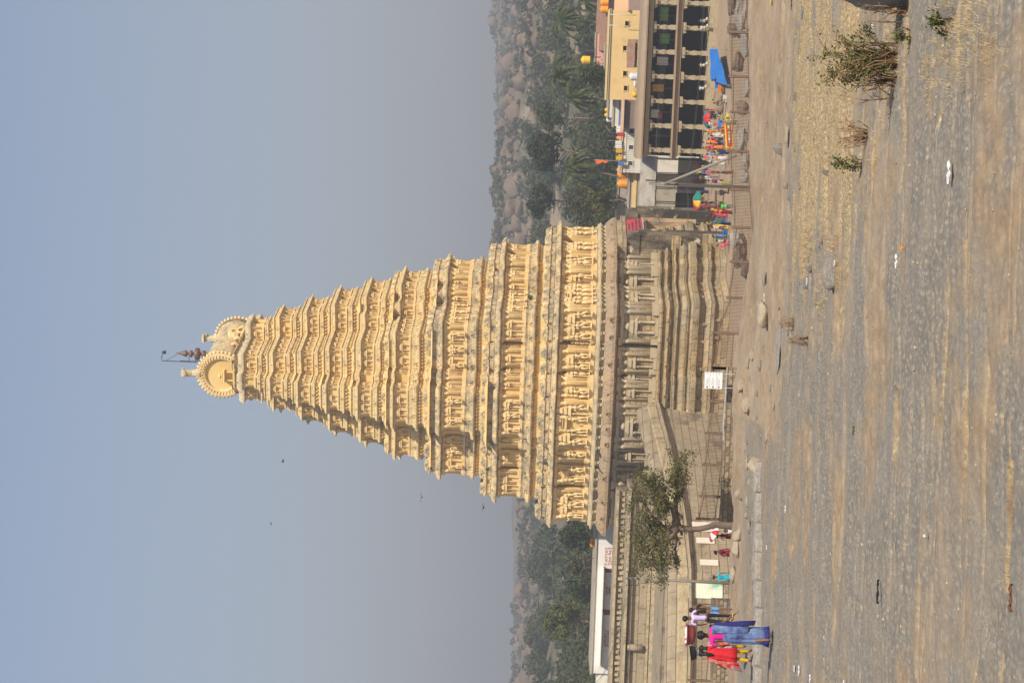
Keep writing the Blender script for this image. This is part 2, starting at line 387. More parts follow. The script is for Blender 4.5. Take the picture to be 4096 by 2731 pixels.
# ---- nine storeys
for i, (w, l, zb, zt, ps_, fs_, pe_, ce_, wh_) in enumerate(TI):
    s = max(.5, (w/22)**.62); up = i >= 4
    Pl = plan(i, True); Ps = plan(i, False)
    h = zt-zb
    wb = MB(); wb.sweep(Pl, [(0, zb-.3), (0, zt+.15)])
    sto = wb.build('storey', 'stucco', tower)
    if i < 8:
        nw, nl, nzb = TI[i+1][:3]; ns = max(.5, (nw/22)**.62); g = nzb-zt; inx = (w-nw)/2
    else: nzb = 48.6; g = 1.25
    e = .5*s+.12
    # eave above the wall
    eb = MB(); eh = g*.17 if i < 8 else .62
    eb.sweep(Ps, [(-.05, zt-.05), (e*.35, zt), (e*.4, zt+.04), (e, zt-.02), (e*1.12, zt+eh*.12), (e*1.05, zt+eh*.45), (e*.72, zt+eh*.8), (e*.45, zt+eh), (.0, zt+eh), (-.9, zt+eh+.02)], flare=.16 if i else .1)
    for a, b, d, n_, L_, ang, vis in edges(Ps, .7):
        k = max(1, int(L_/1.1))
        for j in range(k): kudu(eb, fr(a, d, (j+.5)*L_/k, zt+eh*.3, ang, e*.86), .34*s+.08, eh*.75, .07)
        k = int(L_/.3)
        for j in range(k): eb.box((0, 0, 0), (.13, .16, .12), fr(a, d, (j+.5)*L_/max(1, k), zt-.1, ang, .1))
    eb.build('eave', 'stucco_weathered' if i < 3 else 'stucco_upper' if i < 8 else 'stucco_pale', sto)
    # pilasters and niches
    ob = MB(); nich = MB()
    for a, b, d, n_, L_, ang, vis in edges(Pl, .45):
        if max(abs(a.y), abs(b.y)) < wh_+.05 and min(abs(a.x), abs(b.x)) > w/2: continue
        r = .13*s+.05
        M0 = fr(a, d, 0, zb, ang)
        ob.box((L_/2, -.1, .06*h), (L_, .26, .1*h), M0); ob.box((L_/2, -.06, .93*h), (L_, .2, .09*h), M0)
        if L_ > .9:
            for t in (r*1.6, L_-r*1.6): pilaster(ob, fr(a, d, t, zb, ang), h*.98, r)
        k = max(1, int(round(L_/1.55))) if L_ < 4.2 or i else 3
        if L_ > 1.15 and not (i == 0 and k == 3):
            for j in range(k):
                t = r*3+(L_-r*6)*(j+.5)/k
                nm_ = MB() if (vis and i < 4) else nich
                niche(nm_, fr(a, d, t, zb+.03, ang), min(.85*(.6+.4*s), (L_-r*6)/k*.66), h*.92, .22*s+.06, 2 if i < 4 else 2)
                if nm_ is not nich: nm_.build('niche_shrine', 'stucco_ornament', sto)
                if k > 1 and j < k-1: pilaster(ob, fr(a, d, r*3+(L_-r*6)*(j+1)/k, zb, ang), h*.98, r*.8)
        if i == 0 and k == 3:
            for t in (L_*.2, L_*.8): niche(nich, fr(a, d, t, zb, ang), .95, h*.95, .3, 4)
            for t in (L_*.36, L_*.64): pilaster(ob, fr(a, d, t, zb, ang), h*.98, r)
            nich.box((0, -.2, 0), (1.3, .5, .22), fr(a, d, L_/2, zb+h*.72, ang)); kudu(nich, fr(a, d, L_/2, zb+h*.8, ang, .1), .9, .6, .2)
        if vis and (i == 0 or (i == 1 and L_ > 4) or (i == 2 and L_ > 3.3)):
            sc = 1.8 if i == 0 else 1.35
            k2 = max(1, int(L_/1.1)) if i == 0 else (3 if L_ > 4 else 2)
            for j in range(k2):
                t = L_*(j+.5)/k2
                if i == 0 and k2 > 1 and False: pass
                so_ = link('statue', STAT[R.randrange(4)], sto); M = fr(a, d, t, zb+.14*h, ang, .32); so_.location = M.to_translation(); so_.rotation_euler = (0, 0, ang); so_.scale = (sc, sc, sc*R.uniform(.9, 1.03))
    ob.build('pilasters', 'stucco_ornament', sto)
    if nich.v: tag(nich.build('niche_shrines', 'stucco_ornament', sto), kind='stuff')
    for sx in (1, -1):          # window opening: near-black board deep inside stands in for shade, raised frame around it
        X = sx*(w/2+pe_); dp = (1.6, 1.4, 1.2, 1.2, 1.2, 1, 1, 1, 1)[i]
        wo = MB(); wo.box((X-sx*(dp-.04), 0, (zb+zt)/2+.1), (.06, wh_*2-.04, zt-zb)); wo.build('window_opening', 'hole_shade', sto)
        wo = MB(); wo.box((X-sx*dp/2, 0, zb+.06), (dp, wh_*2-.02, .12)); wo.build('window_sill', 'stucco', sto)
    if i == 8: break
    # parapet of miniature shrines, then the neck and the plinth of the next storey
    z0 = zt+eh; hh = g*.36
    hb = MB(); hb.sweep(Ps, [(.16*s, z0-.02), (.2*s, z0+.1), (.05, z0+.14), (.02, z0+hh*.5), (.14, z0+hh*.55), (.1, z0+hh*.66), (-.6, z0+hh*.7)])
    for a, b, d, n_, L_, ang, vis in edges(Ps, .55):
        k = 1 if L_ < 2.6 else (2 if L_ < 4.2 else 3)
        for j in range(k):
            ww = L_/k*(.92 if k == 1 else (1.05 if j == 1 and k == 3 else .78))
            shrine(hb, fr(a, d, (j+.5)*L_/k, z0+.1, ang, -.25), min(ww, 3.2), hh*(1.05 if j % 2 else 1.0)*(1 if i < 4 else .72), (.38*s+.1)*(1 if i < 4 else .6))
    hb.build('parapet', 'stucco_weathered' if i < 3 else 'stucco_upper', sto)
    nP = plan(i+1, False)
    za = z0+hh*.6; zl = nzb-g*.30
    kb = MB(); kb.sweep(nP, [(inx*.75, z0+hh*.45), (inx*.42, za+.1), (.12, za+.25), (.06, zl-.02), (.16, zl)])
    kb.build('neck', 'stucco', sto)
    lp = MB(); o_ = .40*ns+.12; lh = g*.15
    lp.sweep(nP, [(.05, zl-.05), (o_*.5, zl), (o_, zl+.03), (o_*1.12, zl+lh*.2), (o_*.98, zl+lh*.7), (o_*.5, zl+lh), (.2, zl+lh+.02), (.18, nzb-.16), (o_*.45, nzb-.12), (o_*.45, nzb-.03), (-.5, nzb+.0)], flare=.1)
    for a, b, d, n_, L_, ang, vis in edges(nP, .6):
        k = int(L_/.34)
        for j in range(k): lp.box((0, 0, 0), (.15, .22, .17), fr(a, d, (j+.5)*L_/max(1, k), zl-.12, ang, .16))
        k = max(1, int(L_/1.5))
        for j in range(k): kudu(lp, fr(a, d, (j+.5)*L_/k, zl+lh*.5, ang, o_*.85), .5*ns, g*.17, .12)
    lp.build('plinth', 'stucco_weathered' if i < 2 else 'stucco_upper', sto)
# ---- barrel vault crown
vb = MB(); w, l = 5.3, 10.0; z0 = 47.5
Pv = [(-2.1, -4.8), (2.1, -4.8), (2.1, 4.8), (-2.1, 4.8)]
vb.sweep(Pv, [(0, 47.6), (0, 48.3), (.25, 48.4), (.1, 48.55), (-.3, 48.6)])
rs = []
for k in range(21):
    y = -4.7+9.4*k/20; e = abs(y/4.7); kz = 1+.05*e*e*e-.05*(1-e*e)
    r = []
    for j in range(17):
        a = -.18*pi+1.36*pi*j/16
        r.append((cos(a)*2.3*(1+.02*e), y, 49.65+sin(a)*2.28*kz-.05))
    rs.append(r)
vb.ring(rs, smooth=True)
vault = vb.build('barrel_vault', 'stucco_weathered', tower)
for sgn in (-1, 1):
    gbm = MB(); M = Matrix.Translation((0, sgn*4.95, 49.65)) @ (Matrix.Identity(4) if sgn < 0 else Matrix.Rotation(pi, 4, 'Z'))
    prof = [(1.62, .12), (1.66, -.18), (1.8, -.26), (1.95, -.2), (2.1, -.3), (2.3, -.3), (2.36, .12)]
    rs = []
    for j in range(33):
        a = -.2*pi+1.4*pi*j/32; rs.append([M @ Vector((cos(a)*p, q, sin(a)*p*1.02)) for p, q in prof])
    gbm.ring(rs, cap=False, smooth=False, closed=False)
    for j in range(27):
        a = -.17*pi+1.34*pi*j/26
        Mx = M @ Matrix.Translation((cos(a)*2.42, -.1, sin(a)*2.45)) @ Matrix.Rotation(-(a-pi/2), 4, 'Y')
        gbm.lathe([(.14, -.12), (.17, .0), (.12, .10), (.02, .22)], 6, (0, 0, 0), Mx)
        Mx = M @ Matrix.Translation((cos(a)*1.98, -.27, sin(a)*2.0)); gbm.lathe([(.04, -.1), (.12, 0), (.04, .1)], 6, (0, 0, 0), Mx)
    ga = gbm.build('gable_arch', 'stucco_ornament', vault)
    gp = MB(); pts = [M @ Vector((cos(-.2*pi+1.4*pi*j/28)*1.75, .05, sin(-.2*pi+1.4*pi*j/28)*1.78)) for j in range(29)]
    gp.add(pts, [tuple(range(29))])
    M2 = M @ Matrix.Translation((-.1, 0, -1.35)); 
    for s_ in (-1, 1): gp.lathe([(.13, 0), (.1, .1), (.1, .9), (.16, 1.0)], 6, (s_*.45, -.25, 0), M2)
    gp.box((0, -.2, .1), (1.5, .5, .2), M2); gp.box((0, -.25, 1.1), (1.35, .55, .16), M2, .85); gp.box((0, -.2, 1.3), (1.0, .4, .14), M2, .85)
    gp.lathe([(.3, 0), (.32, .12), (.1, .3)], 8, (0, -.2, 1.4), M2, sq=(1, .6))
    gp.build('gable_panel', 'stucco', vault)
    hb = MB(); hh = 1.75 if sgn < 0 else 1.5
    M3 = M @ Matrix.Translation((0, .05, 2.3))
    hb.tube([M3 @ Vector(p) for p in ((0, 0, -.1), (0, .0, .3), (0, .05, .7), (0, -.05, 1.1), (0, -.3, hh-.25), (0, -.45, hh-.1))], [.5, .42, .34, .36, .42, .3], 7, smooth=False)
    hb.box((0, .1, hh-.05), (.75, .7, .22), M3, .8)
    for s_ in (-1, 1): hb.lathe([(.02, -.1), (.12, 0), (.02, .1)], 6, (s_*.2, -.5, hh-.3), M3); hb.tube([M3 @ Vector((s_*.3, 0, hh-.2)), M3 @ Vector((s_*.5, 0, hh+.02))], [.12, .03], 5)
    hb.build('horn', 'stucco_pale', vault)
for k in range(-5, 6):
    rb = MB(); rb.lathe([(.1, 0), (.14, .1), (.09, .25), (.01, .34)], 6, (0, k*.85, 51.35-.1*(1-(k*.85/4.7)**2)*2)); rb.build('ridge_knob', 'stucco_ornament', vault)
for j in range(4):      # small bulls along the foot of the vault
    for sx in (-1, 1): rb = MB(); rb.tube([(sx*2.3, -2.5+j*1.6, 48.3), (sx*2.35, -2.5+j*1.6, 48.75), (sx*2.5, -2.9+j*1.6, 48.95)], [.3, .26, .12], 6); rb.build('bull_figure', 'stucco_ornament', vault)
for sx in (-1, 1):
    rb = MB(); M = Matrix.Translation((sx*2.3, .2, 48.3)) @ Matrix.Rotation(pi/2*sx, 4, 'Z'); kudu(rb, M, 1.6, 1.7, .5); rb.build('side_gable', 'stucco_ornament', vault)
fb = MB(); fb.lathe([(.5, 51.1), (.52, 51.75), (.42, 51.9), (.12, 51.95), (.12, 52.2), (.38, 52.32), (.42, 52.5), (.34, 52.65), (.12, 52.72), (.14, 52.8), (.6, 52.95), (.66, 53.15), (.6, 53.35), (.14, 53.5),
                     (.12, 53.6), (.36, 53.7), (.38, 53.82), (.3, 53.95), (.1, 54.0), (.12, 54.1), (.33, 54.25), (.34, 54.4), (.2, 54.7), (.02, 55.35)], 16, (0, .3, 0))
fb.build('finial', 'copper', vault)
fb = MB(); fb.tube([(-.95, .3, 51.2), (-.9, .3, 56.9), (-.55, .3, 56.9), (.0, .3, 56.75)], .04, 5); fb.tube([(-.68, .3, 51.2), (-.85, .3, 55.0)], .035, 5)
for z in (52, 52.6, 53.4, 54.1): fb.tube([(-.95, .3, z), (.0, .3, z-.15)], .03, 4)
fb.tube([(-.9, .3, 56.5), (-.3, .3, 55.5), (0, .3, 55.2)], .02, 4); fb.lathe([(.2, 56.45), (.16, 56.7), (.04, 56.85)], 8, (.05, .3, 0)); fb.build('lamp_mast', 'iron', vault)
# ================================================================== ground, hills, woods, air
def lerp_tab(tab, d):
    if d <= tab[0][0]: return tab[0][1]
    for (a, b), (c, e) in zip(tab, tab[1:]):
        if d <= c: return b+(e-b)*(d-a)/(c-a)
    return tab[-1][1]
HT = [(5, 1.9), (9.6, 2.3), (12.5, 2.55), (20, 3.15), (28, 3.8), (37.5, 4.6), (51, 5.65), (60, 6.0), (65, 6.4), (69, 7.2), (78, 8.4), (90, 9.4), (100, 12), (113, 16.2), (400, 16.2)]
def nz3(x, y, z=0): return noise.noise(Vector((x, y, z)))
CR = []      # cracks between rock slabs: (D0, x0, x1, wander, phase)
rr = random.Random(11)
d_ = 9.3
while d_ < 48:
    n_ = rr.choice((1, 1, 2))
    hw = d_*.20+2; cuts = sorted(rr.uniform(-hw, hw) for _ in range(n_-1)); xs = [-99]+cuts+[99]
    for a_, b_ in zip(xs, xs[1:]):
        CR.append((d_+rr.uniform(-.02, .02)*d_, a_, b_, d_*.03, rr.uniform(0, 99), rr.uniform(.4, 1.5)))
    d_ *= 1+rr.uniform(.025, .085)
def crackdist(x, d):
    """how strongly a point lies in a crack 0..1, and slab index"""
    best = 0
    for D0, x0, x1, w, ph, wd in CR:
        if x < x0 or x > x1 or abs(D0-d) > d*.05: continue
        c = D0+w*(nz3(x*.30, ph)*1.4+nz3(x*1.1, ph)*.5+nz3(x*4, ph)*.12)
        ww = (.040+.045*nz3(x*.9, ph+7))*wd*(d/20)**.9*(2.8 if nz3(x*.6, ph+3) > .26 else (.0 if nz3(x*.5, ph+9) > .30 else .95))
        e = min(1.0, (x-x0)*1.2, (x1-x)*1.2); ww *= max(.0, e)
        if ww > 0: best = max(best, 1-abs(d-c)/(ww*1.7))
    return max(0, best)
def straw_zone(x, d):
    """patch of dry grass in front on the right"""
    if d < 17 or d > 40: return 0
    v = (d-19.6+1.6*nz3(x*.5, 5)+.6*nz3(x*1.7, 6))/1.6; u = (38+3*nz3(x*.3, 9)-d)/3
    w = (x+.2+3.2*nz3(d*.35, 2)+1.2*nz3(d*1.1, x*.6)-.02*d)/2.2
    return max(0, min(1, v, u, w))*max(.25, min(1, .75+1.6*nz3(x*.5, d*.8, 14)))
def gh(x, d):
    h = lerp_tab(HT, d)
    z = HC-h
    if d < 113:
        k = max(0, min(1, (113-d)/15))
        z += k*(.10*nz3(x*.12, d*.10)*min(1, d/20)+.05*nz3(x*.45, d*.6, 3))
        if 50 < d < 100: z += .35*nz3(x*.16, d*.1, 8)*min(1, (d-50)/15)
    return z
def gz(x, d):
    z = gh(x, d)
    if d < 62:
        z += .018*nz3(x*1.3, d*3.2, 1)*(d/14)+.012*nz3(x*4, d*6, 5)
        z -= .05*crackdist(x, d)*(d/20)
    elif d < 112: z += .16*nz3(x*.8, d*.8, 4)+.06*nz3(x*3, d*3, 4)
    return z
def on_ground(x, y):
    """where the sight line of a photo pixel meets the foreground"""
    lo, hi = 6.0, 112.0; last = None
    d = 6.0
    while d < 112:
        p = at(x, y, d)
        if p.z < gh(p.x, d): break
        d *= 1.006
    return Vector((p.x, p.y, gz(p.x, p.y)))
rows = []; d_ = 6.5
while d_ < 113: rows.append(d_); d_ *= 1+(.0022+.0022*min(1, d_/30) if d_ < 66 else .012)
rows.append(113.5)
cols = []; NCOL = 330
for i in range(NCOL+1):
    t = -1+2*i/NCOL; cols.append(t)
ext = [1.15, 1.4, 1.8, 2.4, 3.4, 5]
cols = [-e for e in reversed(ext)]+cols+ext
vs = []; zone = []
for d in rows:
    hw = d*.195+.4
    for t in cols:
        x = t*hw; c = crackdist(x, d) if (abs(t) < 1.2 and d < 50) else 0
        sz = straw_zone(x, d) if d < 42 else 0
        far = max(0, min(1, (d-36)/6)) if x > -2 else max(0, min(1, (d-54)/5))
        dirt = max(0, min(1, (nz3(x*.35, d*.5, 12)-.12)*5))*.8
        vs.append((x, d, gz(x, d))); zone.append((min(1, c*1.3)*(1-far*.5), sz, max(far, dirt*.6), 1))
n_ = len(cols); fs = [(i*n_+j, i*n_+j+1, (i+1)*n_+j+1, (i+1)*n_+j) for i in range(len(rows)-1) for j in range(n_-1)]
def ground_mat():
    m = bpy.data.materials.new('rock_ground'); m.use_nodes = True; MATS['rock_ground'] = m
    n = m.node_tree.nodes; L = m.node_tree.links; b = n['Principled BSDF']; b.inputs['Roughness'].default_value = .92; b.inputs['Specular IOR Level'].default_value = .2
    tc = n.new('ShaderNodeTexCoord'); at_ = n.new('ShaderNodeVertexColor'); at_.layer_name = 'zone'
    sp = n.new('ShaderNodeSeparateColor'); L.new(at_.outputs[0], sp.inputs[0])
    def N(s, det=8, st=(1, 1, 1), ro=.65, dist=0):
        mp = n.new('ShaderNodeMapping'); mp.inputs['Scale'].default_value = st; mp.inputs['Scale'].default_value = (st[0], st[1]*.38, st[2]); L.new(tc.outputs['Object'], mp.inputs[0])
        x = n.new('ShaderNodeTexNoise'); x.inputs['Scale'].default_value = s; x.inputs['Detail'].default_value = det; x.inputs['Roughness'].default_value = ro
        x.inputs['Distortion'].default_value = dist
        L.new(mp.outputs[0], x.inputs[0]); return x.outputs[0]
    def ramp(src, pts):
        r = n.new('ShaderNodeValToRGB'); L.new(src, r.inputs[0])
        while len(r.color_ramp.elements) < len(pts): r.color_ramp.elements.new(.5)
        for e, (p, c) in zip(r.color_ramp.elements, pts): e.position = p; e.color = (*c, 1)
        return r.outputs[0]
    def mr(src, a, c, d=0, e=1):
        r = n.new('ShaderNodeMapRange'); r.inputs[1].default_value = a; r.inputs[2].default_value = c; r.inputs[3].default_value = d; r.inputs[4].default_value = e; L.new(src, r.inputs[0]); return r.outputs[0]
    def mix(f, a, c):
        x = n.new('ShaderNodeMix'); x.data_type = 'RGBA'; L.new(f, x.inputs[0]); L.new(a, x.inputs[6]); L.new(c, x.inputs[7]); return x.outputs[2]
    def math_(op, a, c):
        x = n.new('ShaderNodeMath'); x.operation = op; x.use_clamp = True
        for i, v in enumerate((a, c)):
            if isinstance(v, (int, float)): x.inputs[i].default_value = v
            else: L.new(v, x.inputs[i])
        return x.outputs[0]
    rock = ramp(N(.9, 10, (.8, 1, 1), .7), [(.30, (.20, .15, .10)), (.42, (.30, .235, .165)), (.50, (.21, .185, .155)), (.58, (.27, .235, .19)), (.68, (.40, .285, .17))])
    vp = n.new('ShaderNodeTexVoronoi'); mp = n.new('ShaderNodeMapping'); mp.inputs['Scale'].default_value = (1, .38, 1); mp.inputs['Rotation'].default_value = (0, 0, .5); wn = n.new('ShaderNodeTexNoise'); wn.inputs['Scale'].default_value = 5; wn.inputs['Detail'].default_value = 4; L.new(tc.outputs['Object'], wn.inputs[0])
    va = n.new('ShaderNodeVectorMath'); va.operation = 'MULTIPLY_ADD'; L.new(wn.outputs['Color'], va.inputs[0]); va.inputs[1].default_value = (.10, .22, 0); L.new(tc.outputs['Object'], va.inputs[2])
    L.new(va.outputs[0], mp.inputs[0]); L.new(mp.outputs[0], vp.inputs[0]); vp.inputs['Scale'].default_value = 23
    fleck = ramp(vp.outputs[0], [(.0, (.46, .36, .25)), (.22, (.34, .275, .20)), (.42, (.205, .18, .145)), (.8, (.155, .14, .12))])
    rock = mix(mr(N(1.6, 5), .40, .58, .35, 1.0), rock, fleck)
    speck = ramp(N(60, 3), [(.3, (.16, .13, .10)), (.5, (.28, .24, .19)), (.7, (.5, .43, .34))])
    rock = mix(mr(N(4, 5), .4, .7, .12, .5), rock, speck)
    sand = ramp(N(6, 8), [(.3, (.24, .155, .085)), (.5, (.34, .23, .13)), (.7, (.45, .33, .20))])
    straw = ramp(N(26, 8, (1, 1, 1), .8), [(.32, (.09, .06, .035)), (.44, (.28, .20, .11)), (.54, (.42, .31, .17)), (.66, (.70, .56, .34))])
    far = ramp(N(.5, 10, (.7, 1.4, 1), .75), [(.32, (.17, .12, .08)), (.45, (.31, .225, .15)), (.55, (.36, .27, .18)), (.7, (.46, .35, .24))])
    edge = N(9, 8, (1, 1, 1), .75)
    cfac = mr(math_('ADD', sp.outputs[0], math_('MULTIPLY', math_('SUBTRACT', edge, .5), 2.2)), .35, .65)
    c = mix(mr(math_('ADD', sp.outputs[2], math_('MULTIPLY', math_('SUBTRACT', edge, .45), 1.6)), .3, .9), rock, far)
    c = mix(mr(N(.7, 8, (.6, 1.2, 1), .7), .50, .60, 0, .8), c, sand)
    c = mix(cfac, c, mix(mr(N(3, 4), .42, .56), sand, straw))
    c = mix(mr(math_('ADD', sp.outputs[1], math_('MULTIPLY', math_('SUBTRACT', N(2.6, 8, (1, 1, 1), .7), .5), 1.8)), .25, .7), c, straw)
    L.new(c, b.inputs['Base Color'])
    vo = n.new('ShaderNodeTexVoronoi'); mp = n.new('ShaderNodeMapping'); mp.inputs['Scale'].default_value = (1, .45, 1); L.new(tc.outputs['Object'], mp.inputs[0]); L.new(mp.outputs[0], vo.inputs[0]); vo.inputs['Scale'].default_value = 16
    hh = math_('ADD', math_('MULTIPLY', vo.outputs[0], .45), math_('MULTIPLY', N(22, 6), .55))
    bp = n.new('ShaderNodeBump'); bp.inputs['Strength'].default_value = .6; bp.inputs['Distance'].default_value = .02; L.new(hh, bp.inputs['Height']); L.new(bp.outputs[0], b.inputs['Normal'])
    return m
ground_mat()
me = bpy.data.meshes.new('ground'); me.from_pydata(vs, [], fs)
ca = me.color_attributes.new('zone', 'FLOAT_COLOR', 'POINT'); ca.data.foreach_set('color', [c for z in zone for c in z])
me.materials.append(MATS['rock_ground']); me.polygons.foreach_set('use_smooth', [True]*len(fs))
tag(link('ground', me), kind='structure')
# ---- town level, far terrain
mat('earth', [(.33, .23, .14), (.42, .30, .19), (.38, .29, .2)], scale=.25, bump=.4, bscale=3, spots=((.24, .17, .1), .6, .6))
mat('hill_soil', [(.08, .085, .045), (.13, .12, .065), (.20, .15, .095), (.10, .10, .05)], scale=.02, detail=12, bump=.6, bscale=.3, spots=((.36, .26, .18), .05, .56))
mat('boulder', [(.12, .085, .06), (.20, .135, .092), (.16, .12, .085), (.26, .175, .12)], scale=.3, bump=.8, bscale=.7, streak=((.20, .15, .12), .4, .4), rnd=.18)
FT = [(113, -.02), (235, 0), (300, 3), (400, 11), (550, 21), (700, 27), (900, 36), (1100, 49), (1400, 68), (1800, 74), (2600, 60), (9000, 20)]
def fz(x, d):
    a = x/d; side = max(.0, min(1, (a+.05)/.10)); k = .66+.34*side
    z = lerp_tab(FT, d)
    if d > 260:
        k2 = min(1, (d-260)/200)
        z = z*k + k2*(nz3(x*.004, d*.003, 1)*15*min(1, d/900)+nz3(x*.013, d*.013, 2)*7+nz3(x*.05, d*.05, 3)*2.2)
        z -= 26*max(0, 1-((d-1400)/350)**2)*(1-side)*.6
        z += 11*max(0, 1-((d-760)/130)**2)*side*(nz3(x*.011, 4.4)+.6)
    return z
rows = []; d_ = 113.0
while d_ < 9500: rows.append(d_); d_ *= 1.02 if d_ > 240 else 1.12
cols = [-4, -2.5, -1.7, -1.2]+[-1+2*i/140 for i in range(141)]+[1.2, 1.7, 2.5, 4]
vs = []
for d in rows:
    for t in cols: x = t*(d*.22+25 if d > 240 else 80); vs.append((x, d, fz(x, d)))
n_ = len(cols); fs = [(i*n_+j, i*n_+j+1, (i+1)*n_+j+1, (i+1)*n_+j) for i in range(len(rows)-1) for j in range(n_-1)]
ks = [1 if rows[f[0]//n_] > 255 else 0 for f in fs]
me = bpy.data.meshes.new('hills'); me.from_pydata(vs, [], fs); me.materials.append(MATS['earth']); me.materials.append(MATS['hill_soil'])
me.polygons.foreach_set('material_index', ks); me.polygons.foreach_set('use_smooth', [True]*len(fs)); tag(link('hills', me), kind='structure')
# ---- boulders
import bmesh
def rock_mesh(seed, flat=.8, sub=3, rough=.22, matn='boulder', name='boulder'):
    bm = bmesh.new(); bmesh.ops.create_icosphere(bm, subdivisions=sub, radius=1)
    r = random.Random(seed); planes = [(Vector((r.gauss(0, 1), r.gauss(0, 1), r.gauss(0, 1)*.8)).normalized(), r.uniform(.55, .85)) for _ in range(9)]
    for v in bm.verts:
        p = v.co.copy()
        for nn, dd in planes:
            k = p.dot(nn)
            if k > dd: p -= nn*(k-dd)*.85
        p *= 1+rough*noise.noise(v.co*1.4+Vector((seed, 0, 0)))+.06*noise.noise(v.co*5+Vector((0, seed, 0)))
        p.z *= flat; v.co = p
    me = bpy.data.meshes.new(name); bm.to_mesh(me); bm.free(); me.materials.append(MATS[matn])
    me.polygons.foreach_set('use_smooth', [True]*len(me.polygons)); return me
ROCKS = [rock_mesh(k, .72+.04*k, 2) for k in range(6)]
rb_ = random.Random(5); cnt = 0; tries = 0
while cnt < 230 and tries < 9000:
    tries += 1
    d = rb_.choice((rb_.uniform(520, 800), rb_.uniform(640, 1150), rb_.uniform(900, 1500))); a = rb_.uniform(-.19, .19)
    if -.085 < a < .04 and rb_.random() < .97: continue
    x = a*d
    if nz3(x*.012, d*.012, 9) < .02 and rb_.random() < .7: continue
    s = rb_.choice((1.3, 1.8, 2.4, 3.4)) * rb_.uniform(.8, 1.5)*(.8+d/2500)
    o = link('boulder', ROCKS[rb_.randrange(6)]); o.location = (x, d, fz(x, d)+s*.35)
    o.scale = (s*rb_.uniform(.8, 1.4), s, s*rb_.uniform(.7, 1.25)); o.rotation_euler = (rb_.uniform(-.4, .4), rb_.uniform(-.4, .4), rb_.uniform(0, 6))
    tag(o, '%s brown granite boulder on the %s slope of the hazy hills %s of the tower' % ('large' if s > 3.2 else 'middling' if s > 2 else 'small', 'nearer' if d < 800 else 'far', 'right' if a > -.02 else 'left'), 'boulder', 'boulders on the hills'); cnt += 1
# loose stone fields, too many to count
st = MB(); base_r = [(v.co.copy()) for v in ROCKS[0].vertices]; base_f = [tuple(p.vertices) for p in ROCKS[0].polygons]
ico = rock_mesh(77, .8, 1); bv = [v.co.copy() for v in ico.vertices]; bf = [tuple(p.vertices) for p in ico.polygons]
for _ in range(3800):
    d = rb_.uniform(480, 1500); x = rb_.uniform(-.2, .2)*d
    if nz3(x*.01, d*.01, 21) < -.05: continue
    s = rb_.uniform(.6, 2.3)*(.6+d/1500); c = Vector((x, d, fz(x, d)+s*.3)); sx = rb_.uniform(.7, 1.5)
    st.add([Vector((v.x*s*sx, v.y*s, v.z*s))+c for v in bv], bf)
o = st.build('hill_stones', 'boulder'); tag(o, kind='stuff')
# ---- foliage
def leaf_mat(name, cols, sc=.4, tr=.25, rough=.6):
    m = mat(name, cols, scale=sc, rough=rough, spec=.25, lo=.35, hi=.65)
    b = m.node_tree.nodes['Principled BSDF']
    n = m.node_tree.nodes; L = m.node_tree.links; t = n.new('ShaderNodeBsdfTranslucent'); mx = n.new('ShaderNodeMixShader'); mx.inputs[0].default_value = tr
    src = b.inputs['Base Color'].links[0].from_socket; L.new(src, t.inputs[0]); L.new(b.outputs[0], mx.inputs[1]); L.new(t.outputs[0], mx.inputs[2])
    L.new(mx.outputs[0], n['Material Output'].inputs[0]); return m
leaf_mat('leaf_wood', [(.025, .04, .012), (.05, .07, .02), (.075, .09, .03), (.10, .095, .04)], .06)
leaf_mat('leaf_scrub', [(.055, .06, .025), (.09, .09, .04), (.13, .11, .055)], .05)
leaf_mat('leaf_dark', [(.02, .032, .012), (.045, .06, .02)], .5)
leaf_mat('leaf_yellow', [(.07, .09, .02), (.13, .14, .035)], .5)
leaf_mat('leaf_palm', [(.03, .05, .014), (.07, .10, .025), (.15, .15, .05)], 1.2)
leaf_mat('leaf_olive', [(.05, .065, .02), (.11, .12, .03), (.20, .15, .045)], 2.0)
mat('bark', [(.12, .085, .06), (.2, .15, .11)], scale=4, bump=.8, bscale=14, stretch=(1, 1, .3))
mat('twig', [(.20, .15, .11), (.30, .23, .17)], scale=4)
def crown(mb, c, rad, n, leaf, r=R, squash=.8, lumps=9):
    """leaf clumps spread over lumpy crown"""
    c = Vector(c); L_ = []
    for _ in range(lumps):
        v = Vector((r.gauss(0, 1), r.gauss(0, 1), r.gauss(0, .8))).normalized()*rad*r.uniform(.35, .72); v.z *= squash; L_.append((c+v, rad*r.uniform(.3, .5)))
    for _ in range(n):
        q, rr_ = L_[r.randrange(lumps)]
        v = Vector((r.gauss(0, 1), r.gauss(0, 1), r.gauss(0, 1))).normalized()*rr_*(r.random()**.35); v.z *= squash+.1
        p = q+v; nn = (v.normalized()+Vector((r.uniform(-.6, .6), r.uniform(-.6, .6), r.uniform(-.3, .9)))).normalized()
        u = nn.orthogonal().normalized(); u = Matrix.Rotation(r.uniform(0, 6.3), 3, nn) @ u; w = nn.cross(u); s = leaf*r.uniform(.6, 1.4)
        mb.add([p+u*s, p+w*s*.6, p-u*s, p-w*s*.6], [(0, 1, 2, 3)])
wd = MB(); rw = random.Random(3)
for _ in range(210):
    d = rw.uniform(300, 560); a = rw.choice((rw.uniform(.045, .2), rw.uniform(-.2, -.1), rw.uniform(-.2, .2))); x = a*d
    h = rw.uniform(4.5, 8.5); z = fz(x, d); crown(wd, (x, d, z+h*.55), h*.62, 420, .30+d*.0004, rw, .8, 11)
